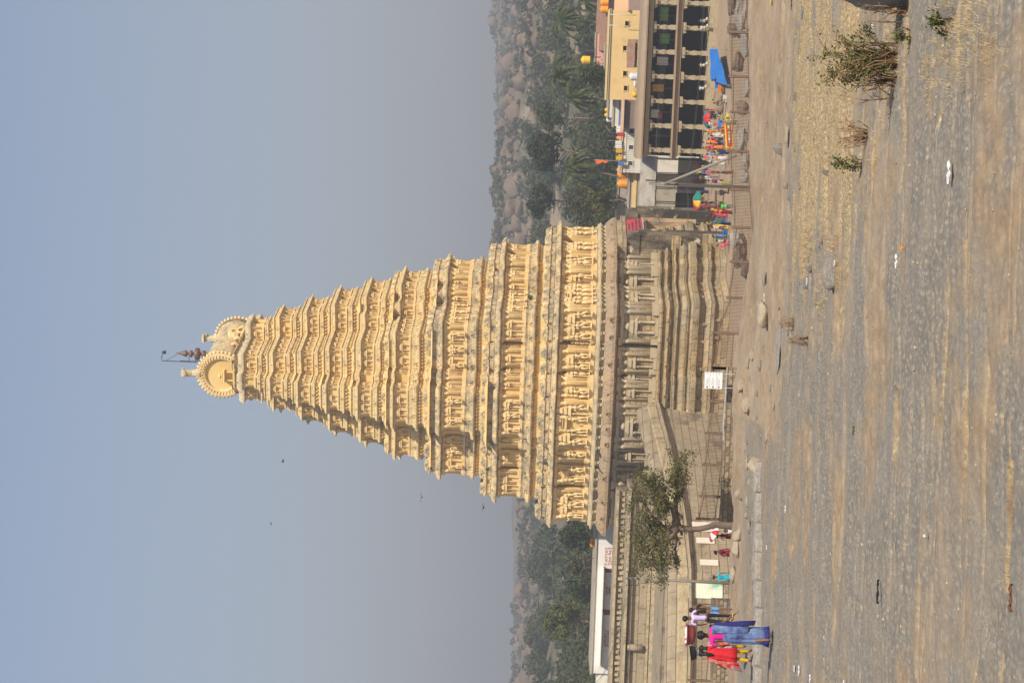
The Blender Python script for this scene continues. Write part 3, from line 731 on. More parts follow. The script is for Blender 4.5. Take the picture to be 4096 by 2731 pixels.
for _ in range(75):
    d = rw.uniform(262, 310); a = rw.choice((rw.uniform(.05, .2), rw.uniform(-.2, -.1))); x = a*d
    h = rw.uniform(7, 10); crown(wd, (x, d, fz(x, d)+h*.55+1.5), h*.6, 620, .30, rw, .85, 12)
tag(wd.build('woodland', 'leaf_wood'), 'dense dark green wood covering the foot of the hills', 'woodland', kind='stuff')
sc_ = MB()
for _ in range(4600):
    d = rw.uniform(520, 1500); x = rw.uniform(-.2, .2)*d
    if nz3(x*.015, d*.015, 31) < -.25: continue
    s = rw.uniform(1.2, 3.4)*(.7+d/1500); crown(sc_, (x, d, fz(x, d)+s*.4), s, 26, s*.3, rw, .6, 4)
tag(sc_.build('scrub', 'leaf_scrub'), 'patchy olive scrub growing between boulders on the hills', 'scrub', kind='stuff')
# ---- air
hz = MB(); hz.box((0, 4700, 88), (9000, 9500, 200))
m = bpy.data.materials.new('haze_air'); m.use_nodes = True; MATS['haze_air'] = m; n = m.node_tree.nodes; n.remove(n['Principled BSDF'])
pv = n.new('ShaderNodeVolumePrincipled'); pv.inputs['Color'].default_value = (.74, .75, .80, 1); pv.inputs['Density'].default_value = .0007; pv.inputs['Anisotropy'].default_value = .1
m.node_tree.links.new(pv.outputs[0], n['Material Output'].inputs['Volume'])
tag(hz.build('haze', 'haze_air'), kind='stuff')

pb_ = MB(); rp = random.Random(17)
for _ in range(2600):
    d = 9+rp.random()**1.5*52; x = rp.uniform(-.2, .2)*d
    if crackdist(x, d) < .2 and rp.random() < .55 and straw_zone(x, d) < .3: continue
    s = rp.choice((.004, .005, .007, .009, .014))*rp.uniform(.6, 1.4)*(d/16)**.7; cc = Vector((x, d, gz(x, d)+s*.3))
    pb_.add([Vector((v.x*s*1.3, v.y*s, v.z*s*.7))+cc for v in bv], bf)
mat('pebble', [(.12, .09, .06), (.30, .22, .14), (.50, .40, .28)], scale=3)
tag(pb_.build('gravel', 'pebble'), 'loose pebbles and stone chips on the rock', 'gravel', kind='stuff')
# ================================================================== town, walls, trees
YAW = radians(-8)       # the street fronts turn slightly towards the viewer on the right
for nm, c in dict(yellow_paint=(.72, .50, .22), pink_paint=(.72, .36, .27), purple_paint=(.42, .33, .55), white_paint=(.74, .70, .64), brown_paint=(.30, .22, .18), teal_paint=(.50, .68, .60),
                  blue_paint=(.10, .20, .45), peach_paint=(.70, .45, .28), green_paint=(.30, .55, .30)).items():
    mat(nm, [tuple(v*.85 for v in c), c, tuple(min(1, v*1.06) for v in c)], scale=.5, bump=.25, bscale=6, streak=(tuple(v*.5 for v in c), .30, .5))
mat('old_lime', [(.62, .55, .45), (.72, .66, .56), (.56, .48, .38)], scale=.5, bump=.3, bscale=5, streak=((.35, .29, .22), .34, .5))
mat('tile_roof', [(.22, .11, .07), (.32, .17, .11), (.27, .2, .15)], scale=1.5, bump=.6, bscale=5)
mat('roof_cement', [(.30, .25, .19), (.40, .34, .26), (.34, .3, .25)], scale=.4, bump=.3, bscale=5, streak=((.2, .16, .12), .35, .5))
mat('wall_stone', [(.44, .35, .21), (.54, .44, .28), (.48, .40, .27)], scale=.25, bump=.5, bscale=5, brick=(1.7, .62, .06, 0, .74), streak=((.34, .26, .16), .34, .5))
mat('parapet_lime', [(.34, .26, .15), (.47, .37, .22), (.40, .33, .22)], scale=.5, bump=.9, bscale=4, streak=((.20, .15, .10), .44, 1.1))
mat('roof_stone', [(.27, .21, .14), (.38, .30, .20), (.33, .27, .19)], scale=.6, bump=.7, bscale=4, brick=(2.3, .7, .03, 0, .9), spots=((.18, .14, .10), .5, .6), streak=((.22, .18, .13), .36, .5))
mat('rubble', [(.25, .20, .14), (.36, .28, .18), (.22, .19, .15)], scale=2.2, bump=1, bscale=6, brick=(.34, .2, .03, 0, .5))
mat('pillar_stone', [(.30, .235, .15), (.42, .335, .21), (.36, .30, .21)], scale=.7, bump=.6, bscale=6, streak=((.24, .18, .11), .33, .8))
mat('arcade_eave', [(.30, .215, .14), (.39, .28, .18)], scale=.5, bump=.5, bscale=5, streak=((.26, .18, .11), .35, .6))
mat('rust', [(.13, .08, .055), (.19, .12, .08), (.10, .065, .045)], scale=3, rough=.6, bump=.2, bscale=20)
mat('zinc', [(.40, .36, .31), (.52, .47, .40), (.34, .27, .2)], scale=.5, rough=.55, streak=((.30, .2, .13), .38, .5))
mat('concrete', [(.40, .36, .29), (.5, .45, .37)], scale=1, bump=.3, bscale=9)
for nm, c in dict(tank_orange=(.85, .33, .02), tank_yellow=(.85, .52, .03), tank_black=(.02, .02, .022), tank_white=(.70, .70, .68), plastic_blue=(.02, .22, .70), cloth_green=(.16, .42, .05), cloth_white=(.75, .73, .7),
                  cloth_red=(.55, .03, .03), cloth_yellow=(.75, .45, .02), cloth_orange=(.85, .15, .02), door_red=(.25, .05, .03), rope=(.35, .3, .22)).items(): plain(nm, c, .5)
def house(name, label, yl, yr, vt, vb, D, depth, m, z0=None, group=None, roof=None, cat='house', yaw=YAW, over=.0):
    """front face spans photo rows yl..yr (left..right) and columns vt (top)..; built at depth D down to the ground"""
    a = at(vt, yl, D); b = at(vt, yr, D); c = (a+b)/2; w = (b-a).length; zt = c.z; zb = 0 if z0 is None else z0
    t = thing(name, label, cat, (c.x, c.y, zb), yaw, group); t['w'] = w
    mb = MB(); mb.box((0, depth/2, (zt-zb)/2), (w, depth, zt-zb)); mb.build('wall', m, t)
    rm = MB(); rm.box((0, depth/2, zt-zb+.06), (w+.3+over, depth+.3+over, .12))
    if roof != 'none': rm.build('roof', roof or 'roof_cement', t)
    return t, w, zt-zb
def window(t, x, z, w, h, m='hole_shade', frame='white_paint', name='window'):
    mb = MB(); mb.box((x, -.02, z), (w, .04, h)); o = mb.build(name, m, t)
    fb = MB()
    for sx in (-1, 1): fb.box((x+sx*(w/2+.04), -.04, z), (.08, .08, h+.16))
    fb.box((x, -.05, z+h/2+.04), (w+.3, .1, .08)); fb.box((x, -.045, z-h/2-.04), (w+.2, .09, .06))
    fb.build('frame', frame, o)
def tank(x, y, D, m, hpx, label, yaw=0, legs=False):
    """ribbed plastic roof tank standing upright, y x = centre in the photo"""
    p = at(x, y, D); h = hpx*D/F; r = h*.46
    t = thing('water_tank', label, 'water tank', (p.x, p.y, p.z-h/2), 0, 'plastic water tanks on the roofs')
    prof = [(r*.96, 0)]
    for k in range(6): z = h*(.04+.12*k); prof += [(r, z), (r, z+h*.08), (r*.95, z+h*.1)]
    prof += [(r, h*.78), (r*.85, h*.9), (r*.4, h*.96)]
    mb = MB(); mb.lathe(prof, 16); mb.build('tank_body', m, t)
    mb = MB(); mb.lathe([(r*.42, h*.95), (r*.42, h*1.02), (r*.3, h*1.05)], 12); mb.build('lid', m, t)
    if legs:
        mb = MB()
        for sx in (-1, 1):
            for sy in (-1, 1): mb.box((sx*r*.8, sy*r*.8, -.7), (.06, .06, 1.4))
        mb.box((0, 0, -.05), (r*2.2, r*2.2, .08)); mb.build('stand', 'iron', t)
    return t
# ---------------------------------------------------------------- two storey pillared arcade
p0 = at(2845, 612, 206); AX = Vector((cos(YAW), sin(YAW), 0)); AW = 22.5
arc = thing('pillared_arcade', 'long two storey open stone arcade of square pillars along the street', 'arcade', (p0.x, p0.y, 0), YAW)
mb = MB(); mb.box((AW/2-.4, 2.6, .38), (AW+.8, 6.4, .8)); mb.box((AW/2-.4, -.75, .12), (AW+1, .7, .55)); mb.build('plinth', 'pillar_stone', arc)
mb = MB(); mb.box((AW/2-.4, -.05, 3.95), (AW+.6, .62, .5)); mb.box((AW/2-.4, 3.0, 4.12), (AW+.6, 5.6, .25)); mb.box((AW/2-.4, -.3, 4.3), (AW+.7, 1.0, .16)); mb.build('middle_beam', 'arcade_eave', arc)
mb = MB(); mb.box((AW/2-.4, 0, 7.08), (AW+.6, .6, .46)); mb.build('upper_beam', 'pillar_stone', arc)
mb = MB(); mb.ring([[(x, yy, zz) for yy, zz in ((-1.15, 7.45), (-1.2, 7.62), (-.6, 7.95), (0, 8.1), (5.8, 8.15), (5.8, 7.85), (0, 7.75), (-.6, 7.6))] for x in (-.9, AW*.3, AW*.6, AW+.3)], smooth=False); mb.build('roof_slab', 'arcade_eave', arc)
mb = MB(); mb.box((AW/2-.4, 5.7, 1.6), (AW+.6, .3, 4.4)); mb.build('back_wall', 'hole_shade', arc)  # shade of the lower bays put into the wall's near-black colour
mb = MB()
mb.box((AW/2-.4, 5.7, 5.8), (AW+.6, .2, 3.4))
mb.build('upper_bay_shade', 'hole_shade', arc)  # sheet added to darken the upper bays, shade put into its colour
mb = MB()
for k in range(8): mb.box((k*2.66+1.5, 5.4, 5.2), (.16, .2, 2.0))
mb.build('back_pillars', 'pillar_stone', arc)
pm = None
for lev, (zb, zt) in enumerate(((.78, 3.7), (4.38, 6.85))):
    for row in range(2):
        for k in range(9):
            if pm is None or lev != pl_:
                pl_ = lev; q = MB(); h = zt-zb
                q.box((0, 0, h*.13), (.52, .52, h*.26)); q.box((0, 0, h*.34), (.40, .40, h*.16)); q.box((0, 0, h*.50), (.5, .5, h*.16)); q.box((0, 0, h*.66), (.40, .40, h*.16)); q.box((0, 0, h*.80), (.5, .5, h*.12))
                q.box((0, 0, h*.91), (1.1, .46, h*.12), None, 1.1); q.box((0, 0, h*.90), (.46, 1.0, h*.10), None, 1.1)
                me = bpy.data.meshes.new('pillar'); me.from_pydata(q.v, [], q.f); me.materials.append(MATS['pillar_stone']); pm = me
            o = link('pillar', pm, arc); o.location = (k*2.66+.1, row*2.8, zb); o.rotation_euler = (0, 0, R.uniform(-.03, .03))
# things hanging inside the upper storey
for (yy, vv, w, h, m, lb) in [(57, 2658, 1.5, .85, 'cloth_green', 'bright green cloth hung in the rightmost upper arcade bay'), (155, 2660, 1.1, 1.0, 'cloth_green', 'green cloth over a blue bundle in the upper arcade, second bay from the right'),
                            (352, 2632, .8, 1.2, 'cloth_yellow', 'yellow cloth hanging in the upper arcade between grey bundles'), (455, 2620, .9, .9, 'cloth_white', 'crumpled pale cloth hanging in the upper arcade beside dark red cloth'),
                            (245, 2650, .9, 1.2, 'cloth_white', 'white lattice panel standing in the third upper arcade bay from the right'), (463, 2640, .6, .5, 'cloth_red', 'dark red cloth hanging in the upper arcade')]:
    p = at(vv, yy, 206.8); mb = MB(); rs = []
    for i in range(9):
        x = -w/2+w*i/8; rs.append([Vector((x, .06*sin(i*2.1)+sy*.02, z+.03*sin(i*1.7))) for sy, z in ((-1, h/2), (-1, -h/2), (1, -h/2), (1, h/2))])
    mb.ring(rs, smooth=False); o = mb.build('hung_cloth', m, None, p, YAW); tag(o, lb, 'cloth', 'cloths and panels in the upper arcade')
# ---------------------------------------------------------------- houses behind
t, w, h = house('yellow_house', 'long pale yellow plastered house with small dark windows above the arcade', 397, 42, 2440, 0, 222, 7, 'yellow_paint')
for yy, vv in ((350, 2503), (292, 2500), (192, 2499), (95, 2507)): window(t, (397+42)/2*-.0296+(397-yy)*.0296 - w/2 + 219.5*.0296 if False else -w/2+(397-yy)*222/F, at(vv, yy, 222).z, .55, .42, 'hole_shade', 'yellow_paint')
mb = MB(); mb.box((0, 3.5, h+.25), (w+.2, 7.2, .1)); mb.build('parapet', 'yellow_paint', t)
mb = MB(); mb.box((w/2+1.0, .8, h-1.9), (2.2, 2.5, .12)); mb.box((w/2+1.0, 1.8, h-1.1), (2.2, .1, 1.6)); mb.build('balcony', 'peach_paint', t)
t, w, h = house('purple_house', 'low purple house wall behind the yellow house', 285, 178, 2421, 0, 236, 6, 'purple_paint')
t, w, h = house('pink_house', 'salmon pink house wall with a row of small holes', 266, 137, 2383, 0, 250, 6, 'pink_paint')
mb = MB()
for k in range(8): mb.box((-w/2+.4+k*w/8.5, -.02, h-.95+.1*sin(k*2)), (.1, .05, .12))
mb.build('drain_holes', 'hole_shade', t)
t, w, h = house('tiled_house', 'old house with a sloping brown tiled roof at the right edge', 190, -40, 2425, 0, 247, 8, 'brown_paint', roof='none')
mb = MB(); mb.ring([[(sx*(w/2+.4), yy, zz+h) for yy, zz in ((-.8, -.35), (-.8, -.2), (4, 1.25), (4, 1.05))] for sx in (-1, 1)], smooth=False); mb.build('roof', 'tile_roof', t)
t, w, h = house('white_house', 'small white rooftop room beside the purple wall', 284, 250, 2433, 0, 232, 3, 'white_paint')
t, w, h = house('grey_house', 'low grey white house behind the yellow house with water tanks on its roof', 470, 285, 2436, 0, 234, 6, 'old_lime')
t, w, h = house('brown_house', 'dull mauve brown house with a barred front behind the arcade roof', 512, 400, 2492, 0, 218, 5, 'brown_paint'); 
mb = MB()
for k in range(12): mb.box((-w/2+.2+k*w/12.2, -.05, h-.6), (.03, .04, 1.1))
mb.build('bars', 'rust', t); mb = MB(); mb.box((0, -.3, h+.05), (w+.4, .8, .3)); mb.build('parapet', 'peach_paint', t)
t, w, h = house('lime_house', 'whitewashed house with a blue painted band and roof terrace', 505, 400, 2456, 0, 228, 5, 'old_lime')
mb = MB(); mb.box((0, -.03, h-.7), (w+.1, .06, .22)); mb.build('blue_band', 'blue_paint', t)
t, w, h = house('terrace_house', 'long low house with a peach terrace parapet hung with washing', 690, 505, 2486, 0, 222, 6, 'old_lime')
mb = MB(); mb.box((0, -.05, h+.1), (w+.2, .2, .45)); mb.build('parapet', 'peach_paint', t)
for k in range(3): window(t, -w/2+1.1+k*1.9, h-1.1, .5, .5, 'hole_shade', 'white_paint')
mb = MB()
for k in range(26): mb.box((-w/2+.1+k*w/26, -.12, h-1.0), (.02, .03, 1.1))
mb.box((0, -.12, h-.45), (w, .04, .04)); mb.build('railing', 'white_paint', t)
t, w, h = house('stone_house', 'old low house of pale stone behind the tin shed', 830, 640, 2520, 0, 224, 5, 'roof_cement')
mb = MB(); mb.box((0, -.06, h-.55), (w, .1, .5)); mb.build('yellow_band', 'yellow_paint', t)
t, w, h = house('blue_roof_house', 'low house with a blue tarpaulin roof beside the tower', 860, 760, 2530, 0, 230, 4, 'brown_paint', roof='blue_paint', over=.3)
t, w, h = house('mud_house', 'tan flat roofed house near the tower below the dark trees', 880, 700, 2474, 0, 238, 6, 'roof_cement')
for (x, y, D, m, hp, lb, lg) in [(2418, 10, 246, 'tank_orange', 32, 'orange water tank at the right picture edge', 0), (2417, 39, 246, 'tank_orange', 32, 'orange water tank next to the one at the picture edge', 0), (2343, 241, 248, 'tank_yellow', 36, 'tall yellow water tank raised on an iron stand', 1),
      (2447, 228, 231, 'tank_orange', 24, 'small orange water tank between the purple and yellow walls', 0), (2360, 209, 251, 'tank_black', 40, 'black water tank on the pink house roof', 0), (2536, 307, 212, 'tank_white', 36, 'white water tank with blue rings in front of the yellow house', 1),
      (2443, 322, 233, 'tank_white', 18, 'small white water tank on the grey house roof', 0), (2443, 363, 233, 'tank_white', 17, 'blue white water tank at the left of the grey house roof', 0), (2428, 440, 235, 'tank_yellow', 17, 'yellow water tank, right one of a small pair', 0),
      (2427, 461, 235, 'tank_yellow', 17, 'yellow water tank, left one of a small pair', 0), (2437, 480, 235, 'tank_white', 23, 'white water tank left of the yellow pair', 0), (2443, 548, 230, 'tank_black', 29, 'dark grey water tank above the terrace', 1),
      (2475, 552, 224, 'tank_orange', 17, 'small orange water tank among the washing', 0), (2491, 697, 226, 'tank_orange', 37, 'big orange water tank, right one of two near the palm', 0), (2489, 735, 226, 'tank_orange', 37, 'big orange water tank, left one of two near the palm', 0),
      (2478, 680, 229, 'tank_orange', 21, 'small orange water tank half behind the big ones', 0), (2372, 2158, 200, 'tank_orange', 22, 'orange water tank on the white building, right one', 0), (2372, 2178, 200, 'tank_orange', 22, 'orange water tank on the white building, left one', 0)]:
    tank(x, y, D, m, hp, lb, legs=lg)
# washing and sacks on the terrace
rq = random.Random(8)
for k, (y, v, m, lb) in enumerate([(512, 2478, 'cloth_white', 'white cloth hung near the right end of the terrace'), (527, 2478, 'cloth_white', 'white cloth hung on the terrace left of the first'), (538, 2482, 'cloth_red', 'dark red cloth on the terrace beside a small orange tank'),
     (570, 2474, 'cloth_white', 'white cloth hung on the terrace left of the small orange tank'), (585, 2474, 'cloth_white', 'wide white sheet hung on the terrace'), (603, 2476, 'cloth_yellow', 'yellow cloth hung on the terrace beside the white sheet'),
     (632, 2476, 'cloth_yellow', 'yellow heap at the left end of the terrace'), (655, 2484, 'blue_paint', 'dark blue cloth at the left end of the terrace')]):
    p = at(v, y, 221.6); mb = MB(); w = .45; rs = []
    for i in range(7):
        x = -w/2+w*i/6; rs.append([Vector((x, .05*sin(i*2.3+k)+s*.02, z+.04*sin(i*1.9+k))) for s, z in ((-1, .38), (-1, -.38), (1, -.38), (1, .38))])
    mb.ring(rs, smooth=False); tag(mb.build('hung_cloth', m, None, p, YAW), lb, 'cloth', 'washing on the terrace')
p = at(2535, 215, 211); t = thing('lean_to', 'small dark lean to with a crumbling slanting roof in front of the yellow house', 'shed', (p.x, p.y, 8.15), YAW)
mb = MB(); mb.ring([[(x, y, z+.12*nz3(x, y)) for y, z in ((-.5, .35), (-.5, .42), (1.4, 1.15), (1.4, 1.05))] for x in (-1.6, -.8, 0, .8, 1.6)], smooth=False); mb.build('roof', 'tile_roof', t)
mb = MB(); mb.box((0, 1.2, .5), (3.0, .2, 1.0)); mb.build('back_wall', 'brown_paint', t)
mb = MB(); [mb.box((x, -.4, .18), (.07, .07, .4)) for x in (-1.5, -.5, .5, 1.5)]; mb.build('posts', 'iron', t)
for k, (yy, vv, w_, h_, lb) in enumerate([(340, 2553, .55, .25, 'heap of white sheeting on the arcade roof left of the white tank'), (380, 2556, .5, .5, 'yellow bundle on the arcade roof')]):
    p = at(vv, yy, 210); o = link('bundle', rock_mesh(120+k, .7, 2, .3, 'cloth_white' if 'white' in lb else 'cloth_yellow', 'bundle'), None, (p.x, p.y, 8.35)); o.scale = (w_, .4, h_); tag(o, lb, 'bundle', 'bundles on the arcade roof')
for k, (yy, vv, hh_, lb) in enumerate([(103, 2480, 1.3, 'thin pipe standing in front of the yellow house, right one'), (60, 2490, 1.6, 'thin pipe at the right end of the yellow house')]):
    p = at(vv, yy, 219); mb = MB(); mb.tube([(0, 0, -hh_), (0, 0, hh_)], .04, 5); tag(mb.build('pipe', 'old_lime', None, p), lb, 'pipe')
# orange flag
p = at(2480, 645, 215); t = thing('flag', 'orange red flag on a thin pole in front of the palm', 'flag', (p.x, p.y, p.z-.0))
mb = MB(); mb.tube([(0, 0, -1.2), (0.05, 0, 3.0)], .035, 5); mb.build('pole', 'rope', t)
mb = MB(); mb.ring([[Vector((.05-.0+s*.02+.03*sin(k), s*.02, 2.9-k*.22+0)), Vector((-.5+.12*k*(k < 4)+.15*(k >= 4)*(k-3), .1*sin(k*1.3)+s*.02, 2.6-k*.22))] for k in range(7) for s in (1,)], cap=False, closed=False, smooth=False)
fo = mb.build('cloth', 'cloth_orange', t); sm_ = fo.modifiers.new('s', 'SOLIDIFY'); sm_.thickness = .03
# tin shed
pA = at(2560, 875, 212); pB = at(2560, 622, 212); w = (pB-pA).length; zc = (pA.z+pB.z)/2
t = thing('tin_shed', 'open shed with a corrugated tin roof between arcade and tower', 'shed', ((pA.x+pB.x)/2, (pA.y+pB.y)/2, 0), YAW)
mb = MB(); rs = []; N_ = 150
for i in range(N_+1):
    x = -w/2+w*i/N_; dz = .05*sin(i*pi/1.5)
    rs.append([Vector((x, -1.8, zc-1.62+dz)), Vector((x, 1.6, zc+dz)), Vector((x, 1.6, zc-.03+dz)), Vector((x, -1.8, zc-1.65+dz))])
mb.ring(rs, smooth=False); mb.build('roof', 'zinc', t)
mb = MB()
for k in range(5):
    x = -w/2+.3+k*(w-.6)/4
    mb.tube([(x, -1.6, 0), (x, -1.6, zc-1.6)], .06, 6); mb.tube([(x, 1.4, 0), (x, 1.4, zc-.1)], .06, 6)
mb.tube([(-w/2, -1.6, zc-1.72), (w/2, -1.6, zc-1.72)], .06, 5); mb.build('posts', 'iron', t)
mb = MB(); mb.box((w*.18, 1.7, 1.5), (w*.6, .1, 3.0)); mb.build('back_sheet', 'zinc', t); mb = MB(); mb.box((-w*.28, 1.2, 1.6), (w*.4, .2, 3.1)); mb.build('shed_shade', 'hole_shade', t)  # the near-black panel stands in for shade under the tin roof
mb = MB()
for k in range(9): mb.box((-w/2+.2+k*w*.045, -1.2, 1.7), (.03, .03, 3.0))
for z in (.8, 1.7, 2.6): mb.box((-w/2+w*.19, -1.2, z), (w*.38, .03, .03))
mb.build('grille', 'iron', t)
# ---------------------------------------------------------------- left: enclosure walls and halls
def wallrun(name, label, pts, prof, m, cat='wall'):
    """pts: (x, y, ztop) plan points; prof: (outward offset, dz from top) profile"""
    n = len(pts); rs = []
    for i in range(n):
        a = Vector(pts[max(0, i-1)][:2]); b = Vector(pts[min(n-1, i+1)][:2]); d = (b-a).normalized(); nn = Vector((-d.y, d.x))
        x, y, z = pts[i]; rs.append([Vector((x+nn.x*o, y+nn.y*o, z+dz if dz > -90 else -.3)) for o, dz in prof])
    t = MB(); t.ring(rs, smooth=False, cap=True); return t
WP = []
for (y, v, D) in [(1640, 2546, 179.5), (1700, 2560, 176), (1760, 2574, 172.5), (1830, 2590, 168.5), (1900, 2606, 165), (2000, 2628, 161), (2150, 2650, 156.5), (2300, 2662, 153), (2500, 2662, 151.5), (2731, 2655, 150), (2950, 2650, 148.5)]:
    p = at(v, y, D); WP.append((p.x, p.y, p.z))
dens = []
for a, b in zip(WP, WP[1:]):
    for k in range(4): dens.append(tuple(a[i]+(b[i]-a[i])*k/4 for i in range(3)))
dens.append(WP[-1]); dens = [(x, y, z+.05*nz3(i*.7, 3)) for i, (x, y, z) in enumerate(dens)]
ew = thing('enclosure_wall', 'long tan stone enclosure wall with rounded coping left of the tower', 'wall', (0, 0, 0))
wallrun('', '', dens, [(.6, -1.05), (.6, -99), (-.5, -99), (-.9, -.3), (-.5, -.02), (-.15, 0), (.2, -.12), (.45, -.4)], '').build('coping', 'roof_stone', ew)
wallrun('', '', dens, [(.58, -.95), (.72, -1.05), (.74, -1.75), (.5, -1.8)], '').build('parapet_band', 'parapet_lime', ew)
wallrun('', '', dens, [(.5, -1.78), (1.15, -1.85), (1.2, -2.0), (.8, -2.12), (.75, -2.3), (.4, -2.32)], '').build('ledge', 'roof_stone', ew)
wallrun('', '', dens, [(.55, -2.25), (.6, -99), (0, -99), (0, -2.25)], '').build('stone_face', 'wall_stone', ew)
def on_wall(x, y, off=.66):
    """point on the wall face seen at the photo pixel; returns point and wall direction"""
    for a, b in zip(dens, dens[1:]):
        A = Vector(a[:2]); B = Vector(b[:2]); d = (B-A); nn = Vector((-d.y, d.x)).normalized(); A2 = A+nn*off
        r0 = CAM0; dr = FW*F+XC*(x-2048)+YC*(1365.5-y); dx, dy = dr.x, dr.y
        den = d.x*dy-d.y*dx
        if abs(den) < 1e-9: continue
        u = ((-A2.x)*dy-(-A2.y)*dx)/-den*-1 if False else None
        # solve A2 + u d = s (dx,dy)
        s = (A2.x*d.y-A2.y*d.x)/(dx*d.y-dy*d.x); px, py = s*dx, s*dy
        u = ((px-A2.x)*d.x+(py-A2.y)*d.y)/d.length_squared
        if -.001 <= u <= 1.001: return Vector((px, py, HC+s*dr.z)), math.atan2(d.y, d.x)
    return None, 0
def poster(x0, y0, x1, y1, m, name, label, cat, group=None, off=.68):
    p, a = on_wall((x0+x1)/2, (y0+y1)/2, off); q0, _ = on_wall((x0+x1)/2, y0, off); q1, _ = on_wall((x0+x1)/2, y1, off)
    w = (q0-q1).length; h = (x1-x0)*p.y/F; mb = MB(); mb.box((0, 0, 0), (w, .06, h)); o = mb.build(name, m, None, p, a); tag(o, label, cat, group); return o
mat('paper_white', [(.66, .58, .46), (.76, .68, .56)], scale=1.2, bump=.3, bscale=8, streak=((.45, .36, .25), .33, 1))
poster(2768, 2088, 2850, 2124, 'paper_white', 'wall_poster', 'whitewashed panel on the wall partly behind the tree trunk', 'panel', 'white panels painted on the wall')
poster(2785, 2150, 2858, 2172, 'paper_white', 'wall_poster', 'whitewashed panel on the wall above the umbrella', 'panel', 'white panels painted on the wall')
poster(2800, 2238, 2873, 2260, 'paper_white', 'wall_poster', 'whitewashed panel on the wall right of the person in turquoise', 'panel', 'white panels painted on the wall')
mat('teal_wash', [(.55, .66, .55), (.68, .72, .58), (.62, .60, .48)], scale=.7, bump=.5, bscale=6, streak=((.42, .34, .24), .34, .9), spots=((.10, .42, .30), .45, .62))
poster(2740, 2328, 2890, 2392, 'teal_wash', 'wall_poster', 'peeling pale green and white painted wall section behind the lamp post', 'panel')
# hall with stone roof behind the wall
def slab(name, label, yl, yr, vt, vb, D, depth, m, cat='building', yaw=radians(-2)):
    a = at(vt, yl, D); b = at(vt, yr, D); c = (a+b)/2; w = (b-a).length; zb = at(vb, (yl+yr)/2, D).z
    t = thing(name, label, cat, (c.x, c.y, 0), yaw); return t, w, c.z, zb
t, w, zt, zb = slab('temple_hall', 'low stone temple hall with a broad flat roof behind the left wall', 3000, 1960, 2504, 2612, 170, 14, 'roof_stone')
mb = MB(); mb.box((0, 5, zt/2), (w, 10, zt)); mb.build('wall', 'roof_stone', t)
mb = MB(); mb.box((0, -.3, zt+.1), (w+.6, .9, .22)); mb.box((0, -.15, zt-.35), (w+.3, .4, .18)); mb.box((0, -.15, zb+.5), (w+.3, .5, .25)); mb.box((0, -.4, zb+.05), (w+.3, 1.0, .5)); mb.build('cornice', 'parapet_lime', t)
mb = MB(); mb.box((0, -6.5, zb-.25), (w, 13, .5)); mb.build('lower_roof', 'roof_stone', t)
mb = MB(); mb.tube([(-w*.10, -.4, zt-.2), (-w*.10, -.5, zb+.9)], [.3, .34], 8); mb.build('stone_pipe', 'roof_stone', t)
t, w, zt, zb = slab('parapet_block', 'weathered stone parapet with small shrine tops above the hall roof', 3000, 1960, 2448, 2500, 180, 3, 'roof_stone', 'parapet')
mb = MB(); mb.box((0, 3, zt/2), (w, 6, zt)); mb.build('wall', 'roof_stone', t)
mb = MB(); mb.box((0, -.1, zt-.1), (w+.2, .7, .25)); mb.box((0, -.1, zt-1.0), (w+.2, .5, .2))
for k in range(46): mb.box((-w/2+.3+k*w/46, -.15, zt-.66+.05*sin(k*3)), (.3, .4, .4*R.uniform(.6, 1.2)))
mb.build('cornice', 'parapet_lime', t)
# white lime building with red texts
t, w, h = house('white_hall', 'long whitewashed flat roofed hall with red lettering and two dark red windows', 2692, 2092, 2376, 0, 197, 9, 'white_paint', yaw=radians(-1.5), cat='hall')
def onf(yy, v): return -w/2+(2692-yy)*197/F, h-(v-(2376+(2400-yy)*.0))*197/F
for yy, wpx, hpx in ((2278, 12, 40), (2445, 17, 33)):
    x, _ = onf(yy, 2400); window(t, x, h-1.35+.0, wpx*197/F*1.3, .95, 'door_red', 'white_paint')
mb = MB(); x0, _ = onf(2660, 0); x1, _ = onf(2262, 0); mb.box(((x0+x1)/2, -.45, h-.86), (x1-x0, .9, .1)); mb.build('canopy', 'white_paint', t)
mb = MB()
for k in range(12): mb.box((x0+.3+k*(x1-x0)/12, -.1, h-.95), (.25, .3, .22))
mb.build('canopy_brackets', 'white_paint', t); mb = MB(); mb.box((0, -.06, h-.02), (w, .2, .14)); mb.build('parapet', 'roof_cement', t)
plain('red_letter', (.55, .10, .07))
def glyphs(name, mb, x0, z0, wid, ht, rows, r, y=-.03, th=.028):
    """rows of small curved strokes: the rounded script of the lettering"""
    for q in range(rows):
        z = z0-q*ht*1.35; x = x0
        while x < x0+wid:
            cw = ht*r.uniform(.6, .9); k = 7; a0 = r.uniform(0, 6)
            mb.tube([(x+cw*.5+cw*.42*cos(a0+4.6*j/k), y, z+ht*.38*sin(a0+4.6*j/k)) for j in range(k+1)], th, 4)
            if r.random() < .5: mb.tube([(x+cw*.2, y, z+ht*.5), (x+cw*.8, y, z+ht*.62)], th, 4)
            x += cw*1.15
            if r.random() < .18: x += cw*.6
mb = MB(); rg = random.Random(4); xa, _ = onf(2262, 0); glyphs('', mb, xa+.15, h-1.1, 1.7, .26, 3, rg); xa, _ = onf(2375, 0); glyphs('', mb, xa, h-1.35, .8, .2, 2, rg); xa, _ = onf(2585, 0); glyphs('', mb, xa, h-1.35, 1.7, .2, 2, rg)
mb.build('lettering', 'red_letter', t)
mb = MB(); mb.box((-w/2-1.2, 2, h/2-.3), (2.4, 3, h-.6)); mb.box((-w/2-2.2, 1, h/2-.55), (1, 2, h-1.2)); mb.build('end_wall', 'old_lime', t)
